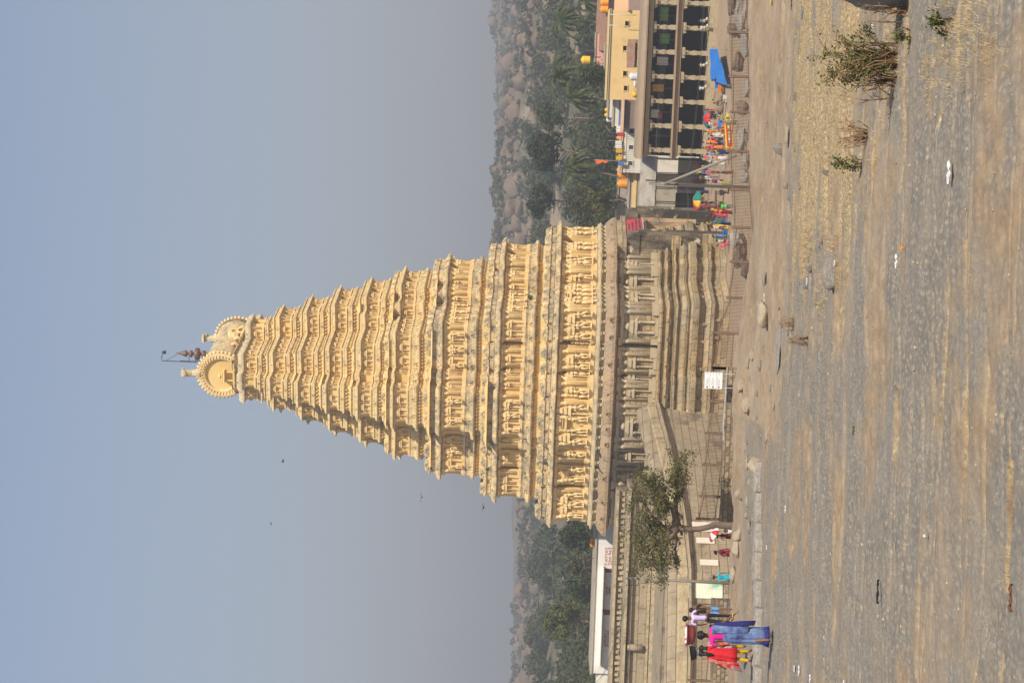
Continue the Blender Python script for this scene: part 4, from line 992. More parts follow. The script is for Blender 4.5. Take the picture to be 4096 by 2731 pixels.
mb = MB(); mb.box((0, -.02, h-1.95), (w, .06, .25)); mb.build('stained_foot', 'old_lime', t)
for yy, lb in ((2231, 'thin iron aerial pole on the white hall near the orange tanks'), (2666, 'thin iron aerial pole at the left end of the white hall')):
    p = at(2376, yy, 199); mb = MB(); mb.tube([(0, 0, -.2), (0, 0, 1.0)], .03, 5); mb.tube([(-.3, 0, .9), (.3, 0, .9)], .02, 4); tag(mb.build('aerial', 'iron', None, p), lb, 'aerial')
# ---------------------------------------------------------------- fence
FP = [(2908, -16), (2910, 128), (2915, 305), (2921, 447), (2905, 604), (2920, 758), (2928, 909), (2920, 1046), (2906, 1190), (2859, 1331), (2850, 1471)]
FQ = [(2850, 1471), (2838, 1604), (2820, 1731), (2810, 1857), (2797, 1983), (2784, 2073)]
FH = [96]*8+[112, 130, 92]
def fence(name, label, P, hs, D=82.5):
    pts = [at(v, y, D) for v, y in P]; o0 = pts[0]
    t = thing(name, label, 'fence', (o0.x, o0.y, o0.z-1.1))
    base = Vector((o0.x, o0.y, o0.z-1.1)); L_ = [p-base for p in pts]
    for i, p in enumerate(L_):
        mb = MB(); hh = hs[i]*D/F
        mb.box((p.x, p.y, p.z-hh/2), (.11, .11, hh)); mb.box((p.x, p.y, p.z+.005), (.1, .1, .015)); mb.build('post', 'rust', t)
    for i, (p, q) in enumerate(zip(L_, L_[1:])):
        mb = MB(); h1 = hs[i]*D/F-.02; h2 = hs[i+1]*D/F-.02; n = max(6, int((q-p).length/.062))
        p1 = p+Vector((0, 0, -.20)); q1 = q+Vector((0, 0, -.12)); hm = min(h1, h2)*.16
        dn = min(h1, h2)-.1
        mb.tube([p1, q1], .022, 4, smooth=False); mb.tube([p+Vector((0, 0, -dn+.08)), q+Vector((0, 0, -dn+.08))], .018, 4, smooth=False)
        for k in range(1, n):
            a = p.lerp(q, k/n); mb.tube([a+Vector((0, 0, -.06)), a+Vector((0, 0, -dn))], .011, 3, smooth=False)
        mb.build('rail_panel', 'rust', t)
fence('iron_fence', 'long brown iron railing fence running behind the rock ledge', FP, FH)
fence('iron_fence', 'brown iron railing fence standing on the stone retaining wall', FQ, [92, 100, 92, 92, 92, 96])
# retaining wall of rubble and pale concrete platform
RW = []
for (v, y) in [(2908, 1468), (2900, 1600), (2893, 1700), (2893, 1760), (2890, 1860), (2884, 1985), (2878, 2075), (2880, 2105)]:
    p = at(v, y, 82.3); RW.append((p.x, p.y, p.z))
RWs = []
for a, b in zip(reversed(RW), list(reversed(RW))[1:]):
    for k in range(4): RWs.append(tuple(a[i]+(b[i]-a[i])*k/4 for i in range(3)))
RWs.append(RW[0])
rwl = thing('retaining_wall', 'low rubble stone retaining wall under the railing', 'wall', (0, 0, 0))
wallrun('', '', [(x, y, z+.02*nz3(x*2, 1)) for x, y, z in RWs], [(-.35, 0), (.35, 0), (.42, -1.6), (-.35, -1.6)][::-1], '').build('stone_face', 'rubble', rwl)
pf = [(x, y-.0, z+.015) for x, y, z in RWs if x > at(2900, 1765, 82).x]
wallrun('', '', pf, [(-.3, 0), (.9, -.02), (.9, -.12), (-.3, -.1)][::-1], '').build('platform', 'concrete', rwl)
# ---------------------------------------------------------------- poles and wires
plain('pole_grey', (.27, .235, .17), .8); plain('wire', (.10, .09, .085), .5)
def pole(name, label, top, bot, D, r, m='pole_grey', cat='pole'):
    a = at(*bot, D); b = at(*top, D); t = thing(name, label, cat, a); mb = MB(); mb.tube([(0, 0, -1.5), b-a], [r*1.15, r*.8], 8); mb.build('shaft', m, t); return t, a, b
t1, A1, B1 = pole('utility_pole', 'tall grey concrete utility pole standing in the street crowd', (2597, 734), (2990, 752), 150, .12)
mb = MB(); c = at(2656, 736, 149.8)-A1; e = at(2944, 622, 146)-A1; mb.box((0, 0, 0), (.01, .01, .01)); mb = MB(); mb.tube([c, e], [.10, .13], 6); mb.build('strut', 'pole_grey', t1)
mb = MB(); c = at(2668, 760, 150)-A1; e = at(2702, 745, 150)-A1; mb.tube([e, c], .02, 5); mb.build('lamp_arm', 'iron', t1); mb = MB(); mb.box(tuple(at(2666, 772, 150)-A1), (.22, .4, .5)); mb.build('lamp_head', 'pole_grey', t1)
mb = MB(); mb.box(tuple(at(2606, 722, 149.7)-A1), (.1, .1, .9))
for k in range(3): mb.tube([at(2700+k*4, 731, 149.8)-A1, at(2706+k*4, 741, 149.8)-A1], .02, 4)
mb.build('bracket', 'iron', t1)
t2, A2, B2 = pole('lamp_post', 'grey post with crossbars of wires beside the green washed wall', (2497, 2310), (2880, 2330), 138, .11)
mb = MB(); 
for v in (2512, 2530, 2552): c = at(v, 2312, 137.8)-A2; mb.tube([c+Vector((-.55, 0, -.05)), c+Vector((.55, 0, .03))], .025, 5); [mb.lathe([(.04, 0), (.05, .05), (.02, .1)], 6, tuple(c+Vector((s*.5, 0, .02)))) for s in (-1, 0, 1)]
mb.build('crossbars', 'iron', t2)
def wire(name, label, pts, sag=.4, r=.012):
    mb = MB()
    for a, b in zip(pts, pts[1:]):
        n = 14; mb.tube([a.lerp(b, k/n)-Vector((0, 0, sag*4*(k/n)*(1-k/n))) for k in range(n+1)], r, 3)
    tag(mb.build('wire', 'wire'), label, 'wire', 'overhead wires')
for k, (v0, v1) in enumerate([(2640, 2616), (2661, 2606), (2668, 2611), (2674, 2621)]):
    wire('', 'thin overhead wire crossing the upper arcade and the tower porch, number %s from the top' % ('one', 'two', 'three', 'four')[k], [at(v0, -30, 170), at(v1, 735, 150), at((2640, 2655, 2660, 2667)[k], 1040, 165)], .15, .011)
for k in range(2):
    wire('', 'paired overhead wire sagging in front of the lower arcade, %s one' % ('upper', 'lower')[k], [at(2813+5*k, -20, 145), at(2745+4*k, 735, 149), at(2725+5*k, 1100, 140), at(2650+4*k, 1870, 138), at(2512, 2312, 138)], .25, .014)
for k in range(4):
    wire('', 'thin wire running from the lamp post up past the white hall, strand %s' % ('one', 'two', 'three', 'four')[k], [at(2512+k*8, 2312, 138), at(2445-k*12, 2640+k*20, 150), at(2370-k*14, 2770, 160)], .1, .011)
    if k < 3: wire('', 'thin wire running from the lamp post right towards the tree crown, strand %s' % ('one', 'two', 'three')[k], [at(2512+k*18, 2312, 138), at(2560+k*12, 2100, 140)], .1, .011)
# ---------------------------------------------------------------- palms
def palm(x, y, D, L_, base, label, seed):
    r = random.Random(seed); c = at(x, y, D); g = fz(c.x, c.y) if c.y > 113 else 0
    b = at(base[0], base[1], D); t = thing('palm_tree', label, 'palm tree', (b.x, b.y, g), 0, 'coconut palms behind the houses')
    o = Vector((b.x, b.y, g)); top = c-o
    mb = MB(); dz = b.z-g; low = Vector((0, 0, -.3)); mid = Vector((0, 0, dz))
    mb.tube([low, mid*.5, mid, mid.lerp(top, .5)+Vector((.1, 0, 0)), top], [.24, .2, .17, .15, .17], 8); mb.build('trunk', 'bark', t)
    mb = MB()
    for k in range(24):
        az = 2*pi*k/24*2.4+r.uniform(-.2, .2); el = r.choice((1.1, .7, .3, .0, -.35, -.6))+r.uniform(-.15, .15); L = L_*r.uniform(.8, 1.1)
        pts = []; p = Vector(top); e_ = el
        for j in range(11):
            pts.append(p.copy()); p = p+Vector((cos(az)*cos(e_), sin(az)*cos(e_), sin(e_)))*L/10; e_ -= (.16+.07*(el > .2))*(1 if e_ > -1.35 else 0)
        mb.tube(pts, [.04]*4+[.03]*4+[.015]*3, 3)
        side = Vector((-sin(az), cos(az), 0))
        for j in range(1, 10):
            for q in range(5):
                f = j+q/5; i0 = int(f); pp = pts[i0].lerp(pts[min(10, i0+1)], f-i0); dr = (pts[min(10, i0+1)]-pts[i0]).normalized() if i0 < 10 else dr
                ll = L*.20*sin(pi*min(1, (f+.6)/11.2))**.5*r.uniform(.8, 1.1)
                for s in (-1, 1):
                    tip = pp+(side*s*.62+dr*.5+Vector((0, 0, -.62+r.uniform(-.15, .15)))).normalized()*ll
                    wv = dr*.045*L_/3
                    mb.add([pp-wv, pp+wv, tip], [(0, 1, 2)])
    mb.build('crown', 'leaf_palm', t)
palm(2250, 88, 262, 3.7, (2400, 93), 'coconut palm behind the tiled house, second from the right edge', 1)
palm(2340, 0, 262, 3.4, (2440, 0), 'coconut palm cut off by the right picture edge', 2)
palm(2240, 300, 265, 4.0, (2435, 301), 'tall drooping coconut palm above the grey house', 3)
palm(2294, 397, 262, 3.8, (2445, 400), 'lower coconut palm left of the tallest one', 4)
palm(2287, 668, 235, 3.9, (2470, 706), 'coconut palm with bent trunk above the two big orange tanks', 5)
# ---------------------------------------------------------------- single trees
def tree(x, y, D, rad, label, leaf='leaf_dark', n=700, ls=.22, seed=1, bare=0, name='tree', squash=.85):
    c = at(x, y, D); g = fz(c.x, c.y); t = thing(name, label, 'tree', (c.x, c.y, g), 0); r = random.Random(seed); cz = c.z-g
    mb = MB(); mb.tube([(0, 0, -.5), (.1, 0, cz*.4), (0, 0, cz*.9)], [rad*.09, rad*.07, rad*.04], 7)
    for k in range(9):
        v = Vector((r.gauss(0, 1), r.gauss(0, 1), abs(r.gauss(0, .7))+.1)).normalized()*rad*.85; s = Vector((0, 0, cz*.55+k*.05*cz*.6)); m_ = s+v*.5+Vector((0, 0, rad*.1))
        mb.tube([s, m_, s+v], [rad*.035, rad*.02, rad*.006], 5)
        for q in range(5 if bare else 2):
            w_ = Vector((r.gauss(0, 1), r.gauss(0, 1), r.gauss(0, .6)+.2)).normalized()*rad*.35; mb.tube([m_+v*.1*q, m_+v*.1*q+w_], [rad*.014, rad*.004], 4)
    mb.build('trunk', 'twig' if bare else 'bark', t)
    mb = MB(); crown(mb, (0, 0, cz), rad, n, ls, r, squash, 12); mb.build('crown', leaf, t)
tree(2165, 600, 300, 4.0, 'round dense dark tree standing highest above the wood', 'leaf_dark', 2600, .3, 1)
tree(2200, 470, 330, 3.2, 'dark bushy tree right of the round dark tree', 'leaf_wood', 1500, .3, 2)
tree(2155, 800, 300, 3.0, 'dark tree rising close to the tower on its right', 'leaf_dark', 1500, .3, 3)
tree(2330, 830, 240, 3.9, 'twiggy half bare grey green tree right beside the tower', 'leaf_scrub', 1500, .18, 4, 1)
tree(2400, 560, 240, 3.2, 'thin leafless brown tree behind the terrace washing', 'leaf_scrub', 350, .14, 5, 1)
tree(2400, 800, 236, 2.4, 'olive bush like tree above the mud house', 'leaf_olive', 1500, .16, 6)
tree(2250, 2480, 260, 3.8, 'bright yellow green rounded tree on the left above the white hall', 'leaf_yellow', 2200, .26, 7)
tree(2330, 2350, 250, 3.0, 'mid green tree behind the middle of the white hall', 'leaf_wood', 1300, .26, 8)
tree(2330, 2660, 245, 3.2, 'bare grey branched tree behind the left end of the white hall', 'leaf_scrub', 260, .14, 9, 1)
tree(2290, 2260, 262, 2.9, 'dusty brown green tree behind the white hall with a pale trunk', 'leaf_scrub', 1100, .22, 10, 1)
tree(2300, 2150, 262, 3.0, 'dark tree just left of the tower behind the tanks', 'leaf_dark', 1500, .26, 11)
tree(2370, 300, 236, 2.3, 'dark leafy tree in the gap behind the grey house', 'leaf_wood', 1300, .2, 12)
# ---------------------------------------------------------------- windswept tree on the ledge
TD = 79.0
def tp(x, y, dd=0): return at(x, y, TD+dd)
b0 = tp(2950, 2102); tr = thing('windswept_tree', 'gnarled windswept tree with curved trunk leaning over the railing', 'tree', b0)
limbs = [([(2960, 2103, 0), (2905, 2101, 0), (2860, 2097, 0), (2830, 2108, 0), (2797, 2114, 0), (2762, 2116, 0), (2730, 2112, 0), (2712, 2108, 0)], [.2, .155, .135, .12, .115, .12, .14, .15]),
         ([(2716, 2108, 0), (2700, 2075, -.1), (2688, 2030, -.3), (2668, 2010, -.5), (2655, 1975, -.6), (2640, 1935, -.7)], [.12, .10, .085, .07, .05, .03]),
         ([(2716, 2106, 0), (2706, 2060, .3), (2702, 2010, .5), (2708, 1960, .8), (2715, 1900, 1), (2720, 1850, 1.1)], [.12, .10, .08, .06, .04, .02]),
         ([(2714, 2112, 0), (2690, 2118, .3), (2660, 2110, .6), (2620, 2095, .8), (2590, 2070, .9)], [.13, .11, .09, .06, .03]),
         ([(2714, 2114, 0), (2690, 2140, -.4), (2668, 2170, -.6), (2650, 2200, -.8), (2640, 2240, -1), (2645, 2290, -1.1), (2655, 2340, -1.1)], [.13, .10, .085, .07, .05, .035, .015]),
         ([(2668, 2170, -.6), (2640, 2170, -.2), (2600, 2180, 0), (2560, 2190, .2)], [.07, .055, .04, .02]),
         ([(2700, 2125, 0), (2706, 2160, .4), (2702, 2200, .7), (2712, 2240, .9)], [.08, .055, .035, .012]),
         ([(2660, 2110, .6), (2620, 2130, .2), (2580, 2130, 0), (2545, 2120, 0)], [.07, .05, .035, .015]),
         ([(2688, 2030, -.3), (2660, 2040, -.8), (2625, 2030, -1), (2590, 2010, -1)], [.06, .045, .03, .012]),
         ([(2660, 2110, .6), (2610, 2060, .4), (2565, 2000, .3), (2560, 1960, .2)], [.07, .05, .03, .012]),
         ([(2640, 2240, -1), (2600, 2250, -.7), (2560, 2240, -.5)], [.045, .03, .012]),
         ([(2655, 1975, -.6), (2620, 1950, -.4), (2600, 1920, -.4)], [.045, .03, .012]),
         ([(2702, 2010, .5), (2730, 1960, .6), (2745, 1890, .6), (2752, 1850, .6)], [.055, .04, .025, .01]),
         ([(2720, 2116, 0), (2726, 2128, .1), (2728, 2140, .1)], [.09, .06, .05])]
tips = []; rt_ = random.Random(12); mb = MB()
for pts, rad in limbs:
    P = [tp(*p)-b0 for p in pts]; mb.tube(P, rad, 8)
    if pts[0][0] in (2720, 2960): continue
    
    for i in range(max(1, len(P)//2), len(P)):
        for q in range(6):
            st_ = P[i-1].lerp(P[i], rt_.random()); v = Vector((rt_.gauss(.1, .8), rt_.gauss(0, .8), rt_.gauss(.25, .45))).normalized(); l1 = rt_.uniform(.35, .85)
            mid = st_+v*l1*.5+Vector((0, 0, .05)); e = st_+v*l1; mb.tube([st_, mid, e], [rad[i]*.4+.006, .012, .006], 4); tips.append((e, v)); tips.append((mid, v))
            for w_ in range(2):
                v2 = (v+Vector((rt_.gauss(.15, .6), rt_.gauss(0, .6), rt_.gauss(0, .4)))).normalized(); e2 = mid+v2*rt_.uniform(.25, .6); mb.tube([mid, e2], [.008, .004], 3); tips.append((e2, v2))
mb.build('trunk', 'bark', tr)
mb = MB()
for e, v in tips:
    loc = b0+e; V_ = None
    for _ in range(rt_.randrange(7, 22)):
        p = e+Vector((rt_.gauss(0, .11), rt_.gauss(0, .13), rt_.gauss(0, .08))); n_ = Vector((rt_.gauss(0, 1), rt_.gauss(0, 1), rt_.gauss(0, 1))).normalized(); u = n_.orthogonal().normalized(); w_ = n_.cross(u); s = rt_.uniform(.03, .06)
        mb.add([p+u*s, p+w_*s*.8, p-u*s, p-w_*s*.8], [(0, 1, 2, 3)])
mb.build('crown', 'leaf_olive', tr)
mb = MB()
for e, v in tips:
    if rt_.random() < .8:
        for _ in range(4): d_ = (v+Vector((rt_.gauss(0, .7), rt_.gauss(0, .7), rt_.gauss(0, .5)))).normalized()*rt_.uniform(.12, .4); mb.tube([e, e+d_], [.005, .0025], 3)
mb.build('twigs', 'twig', tr)
# little bush growing on the tower
c = at(2120, 1193, 181.2); mb = MB(); crown(mb, (0, 0, 0), .38, 260, .07, R, .9, 6); tag(mb.build('bush', 'leaf_olive', None, c), 'small green bush growing out of the tower cornice', 'bush')
# ================================================================== people
def skin_mesh(name, V, E, Rd, matn, sub=1):
    """one continuous surface grown round connected joints"""
    me = bpy.data.meshes.new(name+'_rig'); me.from_pydata([tuple(v) for v in V], E, []); o = bpy.data.objects.new(name, me); COL.objects.link(o)
    s = o.modifiers.new('s', 'SKIN'); s.use_smooth_shade = True; s.branch_smoothing = .6
    for i, d in enumerate(me.skin_vertices[0].data):
        r = Rd[i]; d.radius = r if isinstance(r, tuple) else (r, r); d.use_root = (i == 0)
    if sub: m = o.modifiers.new('u', 'SUBSURF'); m.levels = sub; m.render_levels = sub
    dg = bpy.context.evaluated_depsgraph_get(); ev = o.evaluated_get(dg); nm = bpy.data.meshes.new_from_object(ev)
    bpy.data.objects.remove(o); bpy.data.meshes.remove(me); nm.name = name; nm.materials.clear(); nm.materials.append(MATS[matn])
    nm.polygons.foreach_set('use_smooth', [True]*len(nm.polygons)); return nm
for nm, c in dict(skin_brown=(.20, .09, .05), skin_dark=(.11, .05, .03), hair_black=(.012, .010, .010)).items(): plain(nm, c, .55)
for nm, c in dict(c_green=(.05, .75, .08), c_dteal=(.05, .12, .12), c_red=(.55, .02, .03), c_mustard=(.55, .33, .02), c_pink=(.75, .08, .14), c_black=(.02, .02, .022), c_grey=(.16, .18, .21), c_jeans=(.10, .16, .26), c_white=(.60, .60, .61),
                  c_orange=(.72, .22, .02), c_khaki=(.24, .19, .11), c_teal=(.02, .20, .18), c_blue=(.16, .34, .65), c_lav=(.58, .45, .72), c_turq=(.01, .33, .42), c_maroon=(.22, .01, .03), c_navy=(.02, .03, .12), c_beige=(.52, .46, .38),
                  c_brown=(.14, .07, .04), c_olive=(.28, .26, .08), c_magenta=(.62, .02, .26), c_slate=(.15, .20, .34), c_indigo=(.03, .03, .15), c_yellow=(.75, .50, .03), c_straw=(.6, .5, .36)).items(): plain(nm, c, .8, .15)
mat('print_red', [(.55, .02, .02), (.62, .03, .03), (.75, .12, .06), (.15, .22, .26), (.55, .62, .64)], scale=7, lo=.36, hi=.62, spec=.1)
mat('saree_blue', [(.03, .04, .13), (.10, .14, .28), (.16, .22, .38), (.24, .31, .47)], scale=2.2, lo=.36, hi=.62, spec=.2, spots=((.75, .13, .02), 4.2, .66))
def wig(mb, pts, radf, k=40, waves=7, amp=.06, ph=0, n=64):
    """draped cloth: loft of wavy rings; pts list (centre, rx, ry)"""
    rs = []
    for i, (c, rx, ry) in enumerate(pts):
        f = i/(len(pts)-1); rs.append([Vector(c)+Vector((rx*cos(2*pi*j/n)*(1+amp*f*sin(waves*2*pi*j/n+ph+f)), ry*sin(2*pi*j/n)*(1+amp*f*sin(waves*2*pi*j/n+ph)), 0)) for j in range(n)])
    mb.ring(rs)
def drape(mb, rows, H, folds=5):
    """thin folded cloth sheet through rows of (inner edge, outer edge) points"""
    th = .004*H; G = []
    for k, (a, b) in enumerate(rows):
        d = b-a; nn = d.cross(Vector((0, 0, 1))).normalized() if abs(d.normalized().z) < .95 else Vector((0, 1, 0)); row = []
        for j in range(13): f = j/12; row.append(a.lerp(b, f)+nn*sin(f*folds*pi*2)*.006*H*min(1, k/2))
        G.append((row, nn))
    front = [r for r, n in G]; back = [[p-n*th for p in reversed(r)] for r, n in G]
    mb.ring([f+bk for f, bk in zip(front, back)], smooth=True)
def person(P, H, yaw, label, top='c_white', low='c_jeans', style='trousers', skin='skin_brown', arms=None, legs=None, hair='short', lean=0, fine=False, group=None, sleeves='short', headtilt=0, seat=False, parent_only=False):
    """P feet point; yaw 0 faces the camera; arms: ((ex,ey,ez),(wx,wy,wz)) for left/right in body heights"""
    t = thing('person', label, 'person', P, yaw, group)
    S = lambda x, y, z: Vector((x+ (lean*(z-.5) if z > .5 else 0), y, z))*H
    A = arms or [((-.145, .01, .64), (-.15, -.03, .50)), ((.145, .01, .64), (.15, -.03, .50))]
    if seat: Lg = [((-.07, -.22, .30), (-.09, -.22, .03)), ((.07, -.22, .30), (.09, -.24, .03))]
    else: Lg = legs or [((-.055, -.01, .28), (-.055, .0, .035)), ((.055, -.01, .28), (.06, .0, .035))]
    hipz = .30 if seat else .52; dz = -(.22 if seat else 0)
    V = [S(0, 0, hipz), S(0, .005, .62+dz), S(0, .0, .74+dz), S(0, .0, .805+dz), S(0, -.003, .85+dz), S(headtilt, -.010, .90+dz), S(headtilt, -.006, .95+dz)]
    Rr = [(.10, .068), (.088, .058), (.118, .066), (.06, .045), (.036, .036), (.064, .070), (.052, .058)]; E = [(0, 1), (1, 2), (2, 3), (3, 4), (4, 5), (5, 6)]
    def add(p, r, par): V.append(p); Rr.append((r, r) if not isinstance(r, tuple) else r); E.append((par, len(V)-1)); return len(V)-1
    hands = []
    for s, (e, w) in zip((-1, 1), A):
        a = add(S(s*.105, 0, .785+dz), .040, 3); b = add(S(e[0], e[1], e[2]+dz), .031, a); c = add(S(w[0], w[1], w[2]+dz), .021, b)
        d = (Vector(w)-Vector(e)).normalized(); hd = Vector(w)+d*.035; h_ = add(S(hd.x, hd.y, hd.z+dz), (.02, .012), c); hands.append((h_, hd, d, s))
    for s, (k, f) in zip((-1, 1), Lg):
        a = add(S(s*.052, 0, hipz-.03), .064, 0); b = add(S(*k), .044, a); c = add(S(*f), .027, b); add(S(f[0]+.012*s, f[1]-.085, max(.012, f[2]-.022)), (.022, .013), c)
    if fine:
        for h_, hd, d, s in hands:
            sd = Vector((0, 1, 0)).cross(d).normalized() if abs(d.y) < .9 else Vector((1, 0, 0)); fw = Vector((0, 1, 0))
            for q, (o, l) in enumerate(((-.016, .036), (-.006, .043), (.005, .040), (.015, .031))):
                b1 = hd+d*.020+fw*o; b2 = b1+d*l*.55+sd*.004*s; b3 = b2+(d*.6-sd*.5*s).normalized()*l*.5
                i1 = add(S(b1.x, b1.y, b1.z+dz), .0062, h_); i2 = add(S(b2.x, b2.y, b2.z+dz), .0055, i1); add(S(b3.x, b3.y, b3.z+dz), .0045, i2)
            b1 = hd-d*.004-fw*.022; b2 = b1+(d-fw*.8).normalized()*.03; i1 = add(S(b1.x, b1.y, b1.z+dz), .0068, h_); add(S(b2.x, b2.y, b2.z+dz), .0052, i1)
        nb_ = add(S(headtilt, -.066, .912+dz), (.010, .010), 5)
        for s in (-1, 1): add(S(headtilt+s*.056, .004, .912+dz), (.008, .014), 5)
    me = skin_mesh('body', V, E, Rr, skin, 1 if fine else 0 if H < 1 else 1); link('body', me, t)
    g = .011
    # shirt or blouse
    k = 4; Vs = [S(0, 0, .50+dz if style == 'trousers' else .60+dz), S(0, .005, .62+dz), S(0, 0, .735+dz), S(0, 0, .795+dz), S(0, .002, .83+dz)]; Rs = [(.115, .082), (.108, .074), (.135, .082), (.085, .064), (.046, .046)]; Es = [(0, 1), (1, 2), (2, 3), (3, 4)]
    for s, (e, w) in zip((-1, 1), A):
        Vs.append(S(s*.112, 0, .782+dz)); Rs.append((.050, .050)); Es.append((3, len(Vs)-1))
        f = 1.0 if sleeves == 'long' else .62; p = Vector((s*.108, 0, .782)).lerp(Vector(e), min(1, f+.0)); Vs.append(S(p.x, p.y, p.z+dz)); Rs.append((.041, .041)); Es.append((len(Vs)-2, len(Vs)-1))
        if sleeves == 'long': Vs.append(S(w[0], w[1], w[2]+.02+dz)); Rs.append((.026, .026)); Es.append((len(Vs)-2, len(Vs)-1))
    link('shirt' if style in ('trousers', 'lungi', 'shorts') else 'blouse', skin_mesh('shirt', Vs, Es, Rs, top, 1), t)
    if style in ('trousers', 'shorts'):
        Vs = [S(0, 0, hipz+.02)]; Rs = [(.096, .074)]; Es = []
        for s, (k_, f_) in zip((-1, 1), Lg):
            a = len(Vs); Vs += [S(s*.053, 0, hipz-.04), S(*k_)]; Rs += [(.074, .074), (.054, .054)]; Es += [(0, a), (a, a+1)]
            if style == 'trousers': Vs.append(S(f_[0], f_[1], f_[2]+.02)); Rs.append((.044, .044)); Es.append((a+1, a+2))
        link('trousers' if style == 'trousers' else 'shorts', skin_mesh('trousers', Vs, Es, Rs, low, 1), t)
    else:
        mb = MB(); fx = (Lg[0][1][0]+Lg[1][1][0])/2; fy = (Lg[0][1][1]+Lg[1][1][1])/2; hem = .045 if style != 'lungi' else .12
        wig(mb, [(S(0, .003, .64+dz), .075*H, .057*H), (S(0, .003, .56+dz), .095*H, .075*H), (S(fx*.2, fy*.2, .48+dz), .108*H, .088*H), (S(fx*.5, fy*.4-(.08 if seat else 0), .33+dz*.4), .105*H, .09*H), (S(fx*.8, fy*.8-(.12 if seat else 0), .18), .105*H, .088*H), (S(fx, fy-(.1 if seat else 0), hem), .108*H, .094*H)], None, waves=11, amp=.13)
        mb.build('skirt' if style != 'lungi' else 'waistcloth', low, t)
    if style == 'saree':      # the loose end over one shoulder
        mb = MB(); drape(mb, [[S(a, b, z+dz) for a, b, z in q] for q in (((-.03, -.058, .66), (-.10, -.055, .68)), ((-.02, -.066, .76), (-.11, -.05, .78)), ((-.035, -.01, .822), (-.115, .0, .812)), ((-.02, .068, .77), (-.125, .05, .76)), ((-.02, .082, .62), (-.13, .06, .60)), ((-.025, .098, .45), (-.145, .07, .44)), ((-.03, .105, .33), (-.15, .08, .31)))], H)
        o = mb.build('saree_end', low, t)
    hc = S(headtilt, -.004, .925+dz); mb = MB(); n = 12; rs = []
    for i in range(7):
        a = -.35+ (pi/2+.35)*i/6; rs.append([hc+Vector((cos(2*pi*j/n)*cos(a)*.060*H, (sin(2*pi*j/n)*cos(a)*.066+.010 - (.0 if sin(2*pi*j/n) > -.3 else -.02*(a < .5)))*H, sin(a)*.058*H)) for j in range(n)])
    mb.ring(rs)
    if hair in ('bun', 'long'):
        mb.lathe([(.01*H, -.035*H), (.034*H, -.015*H), (.036*H, .01*H), (.01*H, .03*H)], 10, tuple(S(headtilt, .062, .905+dz)))
    if hair == 'long': mb.tube([S(headtilt, .06, .91+dz), S(headtilt-.01, .072, .83+dz), S(headtilt-.005, .075, .72+dz), S(headtilt, .07, .66+dz)], [.034*H, .036*H, .028*H, .006*H], 8)
    mb.build('hair', 'hair_black', t)
    return t, S
def faceparts(t, S, skin='skin_brown'):
    mb = MB()
    for s in (-1, 1): mb.lathe([(.001, -.006*1.6), (.008*1.6, 0), (.001, .006*1.6)], 6, tuple(S(s*.021, -.064, .922)), sq=(1, .5))
    mb.box(tuple(S(0, -.064, .886)), (.05, .012, .012)); mb.build('face_marks', 'hair_black', t)
def hat(t, S, m, r=.07, dz=0, H=1.6):
    mb = MB(); c = S(0, -.006, .965); mb.lathe([(.075*H, .0), (.078*H, .004*H), (.055*H, .008*H), (.05*H, .04*H), (.03*H, .05*H), (.002, .052*H)], 14, tuple(c)); mb.build('hat', m, t)
GY = lambda P: Vector((P.x, P.y, gz(P.x, P.y)))
PED = (5.65, )
# ---- five walkers in front on the left
pA = on_ground(3094, 2547); HA = 308*pA.y/F
t, S = person(pA, HA, pi+.25, 'woman in blue saree and magenta blouse balancing a red basin on her head', 'c_magenta', 'saree_blue', 'saree', 'skin_brown',
     [((-.19, -.02, .62), (-.235, -.03, .47)), ((.15, -.03, .70), (.13, -.12, .60))][::1] if False else [((-.17, -.02, .63), (-.27, -.04, .50)), ((.14, .0, .65), (.12, -.10, .58))],
     [((-.06, -.06, .29), (-.07, -.14, .05)), ((.06, .02, .28), (.05, .14, .06))], 'bun', .03, True, headtilt=.0)
faceparts(t, S)
mb = MB(); drape(mb, [[S(a, b, z) for a, b, z in q] for q in (((-.135, .0, .815), (-.10, .02, .82)), ((-.13, .065, .74), (-.165, .02, .73)), ((-.12, .09, .6), (-.17, .03, .58)), ((-.12, .11, .42), (-.19, .04, .40)), ((-.13, .12, .25), (-.20, .05, .22)))], HA, 2)
mb.build('saree_fold', 'c_indigo', t)
mb = MB(); wig(mb, [(S(-.0, .02, .11), .122*HA, .105*HA), (S(0, .03, .05), .13*HA, .112*HA)], None, waves=9, amp=.09); mb.build('saree_border', 'c_indigo', t)
mb = MB(); mb.lathe([(.026*HA, -.006), (.028*HA, 0), (.026*HA, .006)], 10, tuple(S(-.262, -.036, .515))); mb.build('bangle', 'c_yellow', t)
def basin(P, r, h, m, label, tilt=0, goods=None):
    t = thing('basin', label, 'basin', P); t.rotation_euler = (tilt*.3, tilt, 0)
    mb = MB(); mb.lathe([(r*.70, 0), (r*.80, h*.3), (r*.90, h*.9), (r*1.04, h*.93), (r*1.06, h), (r*.92, h), (r*.74, h*.2), (.001, h*.15)], 24); mb.build('bowl', m, t)
    if goods:
        gb_ = MB(); q = random.Random(5)
        for _ in range(10): gb_.lathe([(.001, -.04), (.06, 0), (.001, .05)], 7, (q.uniform(-r*.6, r*.6), q.uniform(-r*.6, r*.6), h*.85)); 
        gb_.build('goods', 'c_white', t)
    return t
top = pA+Matrix.Rotation(pi+.25, 3, 'Z') @ S(0, -.006, .985)
mb = MB(); mb.lathe([(.02, -.03), (.075, -.025), (.085, .0), (.07, .03), (.02, .035)], 12, tuple(top)); tag(mb.build('head_ring', 'c_straw'), 'coiled cloth ring between the head and the red basin', 'head ring')
plain('basin_red', (.30, .06, .055), .45); plain('basin_black', (.02, .022, .022), .4)
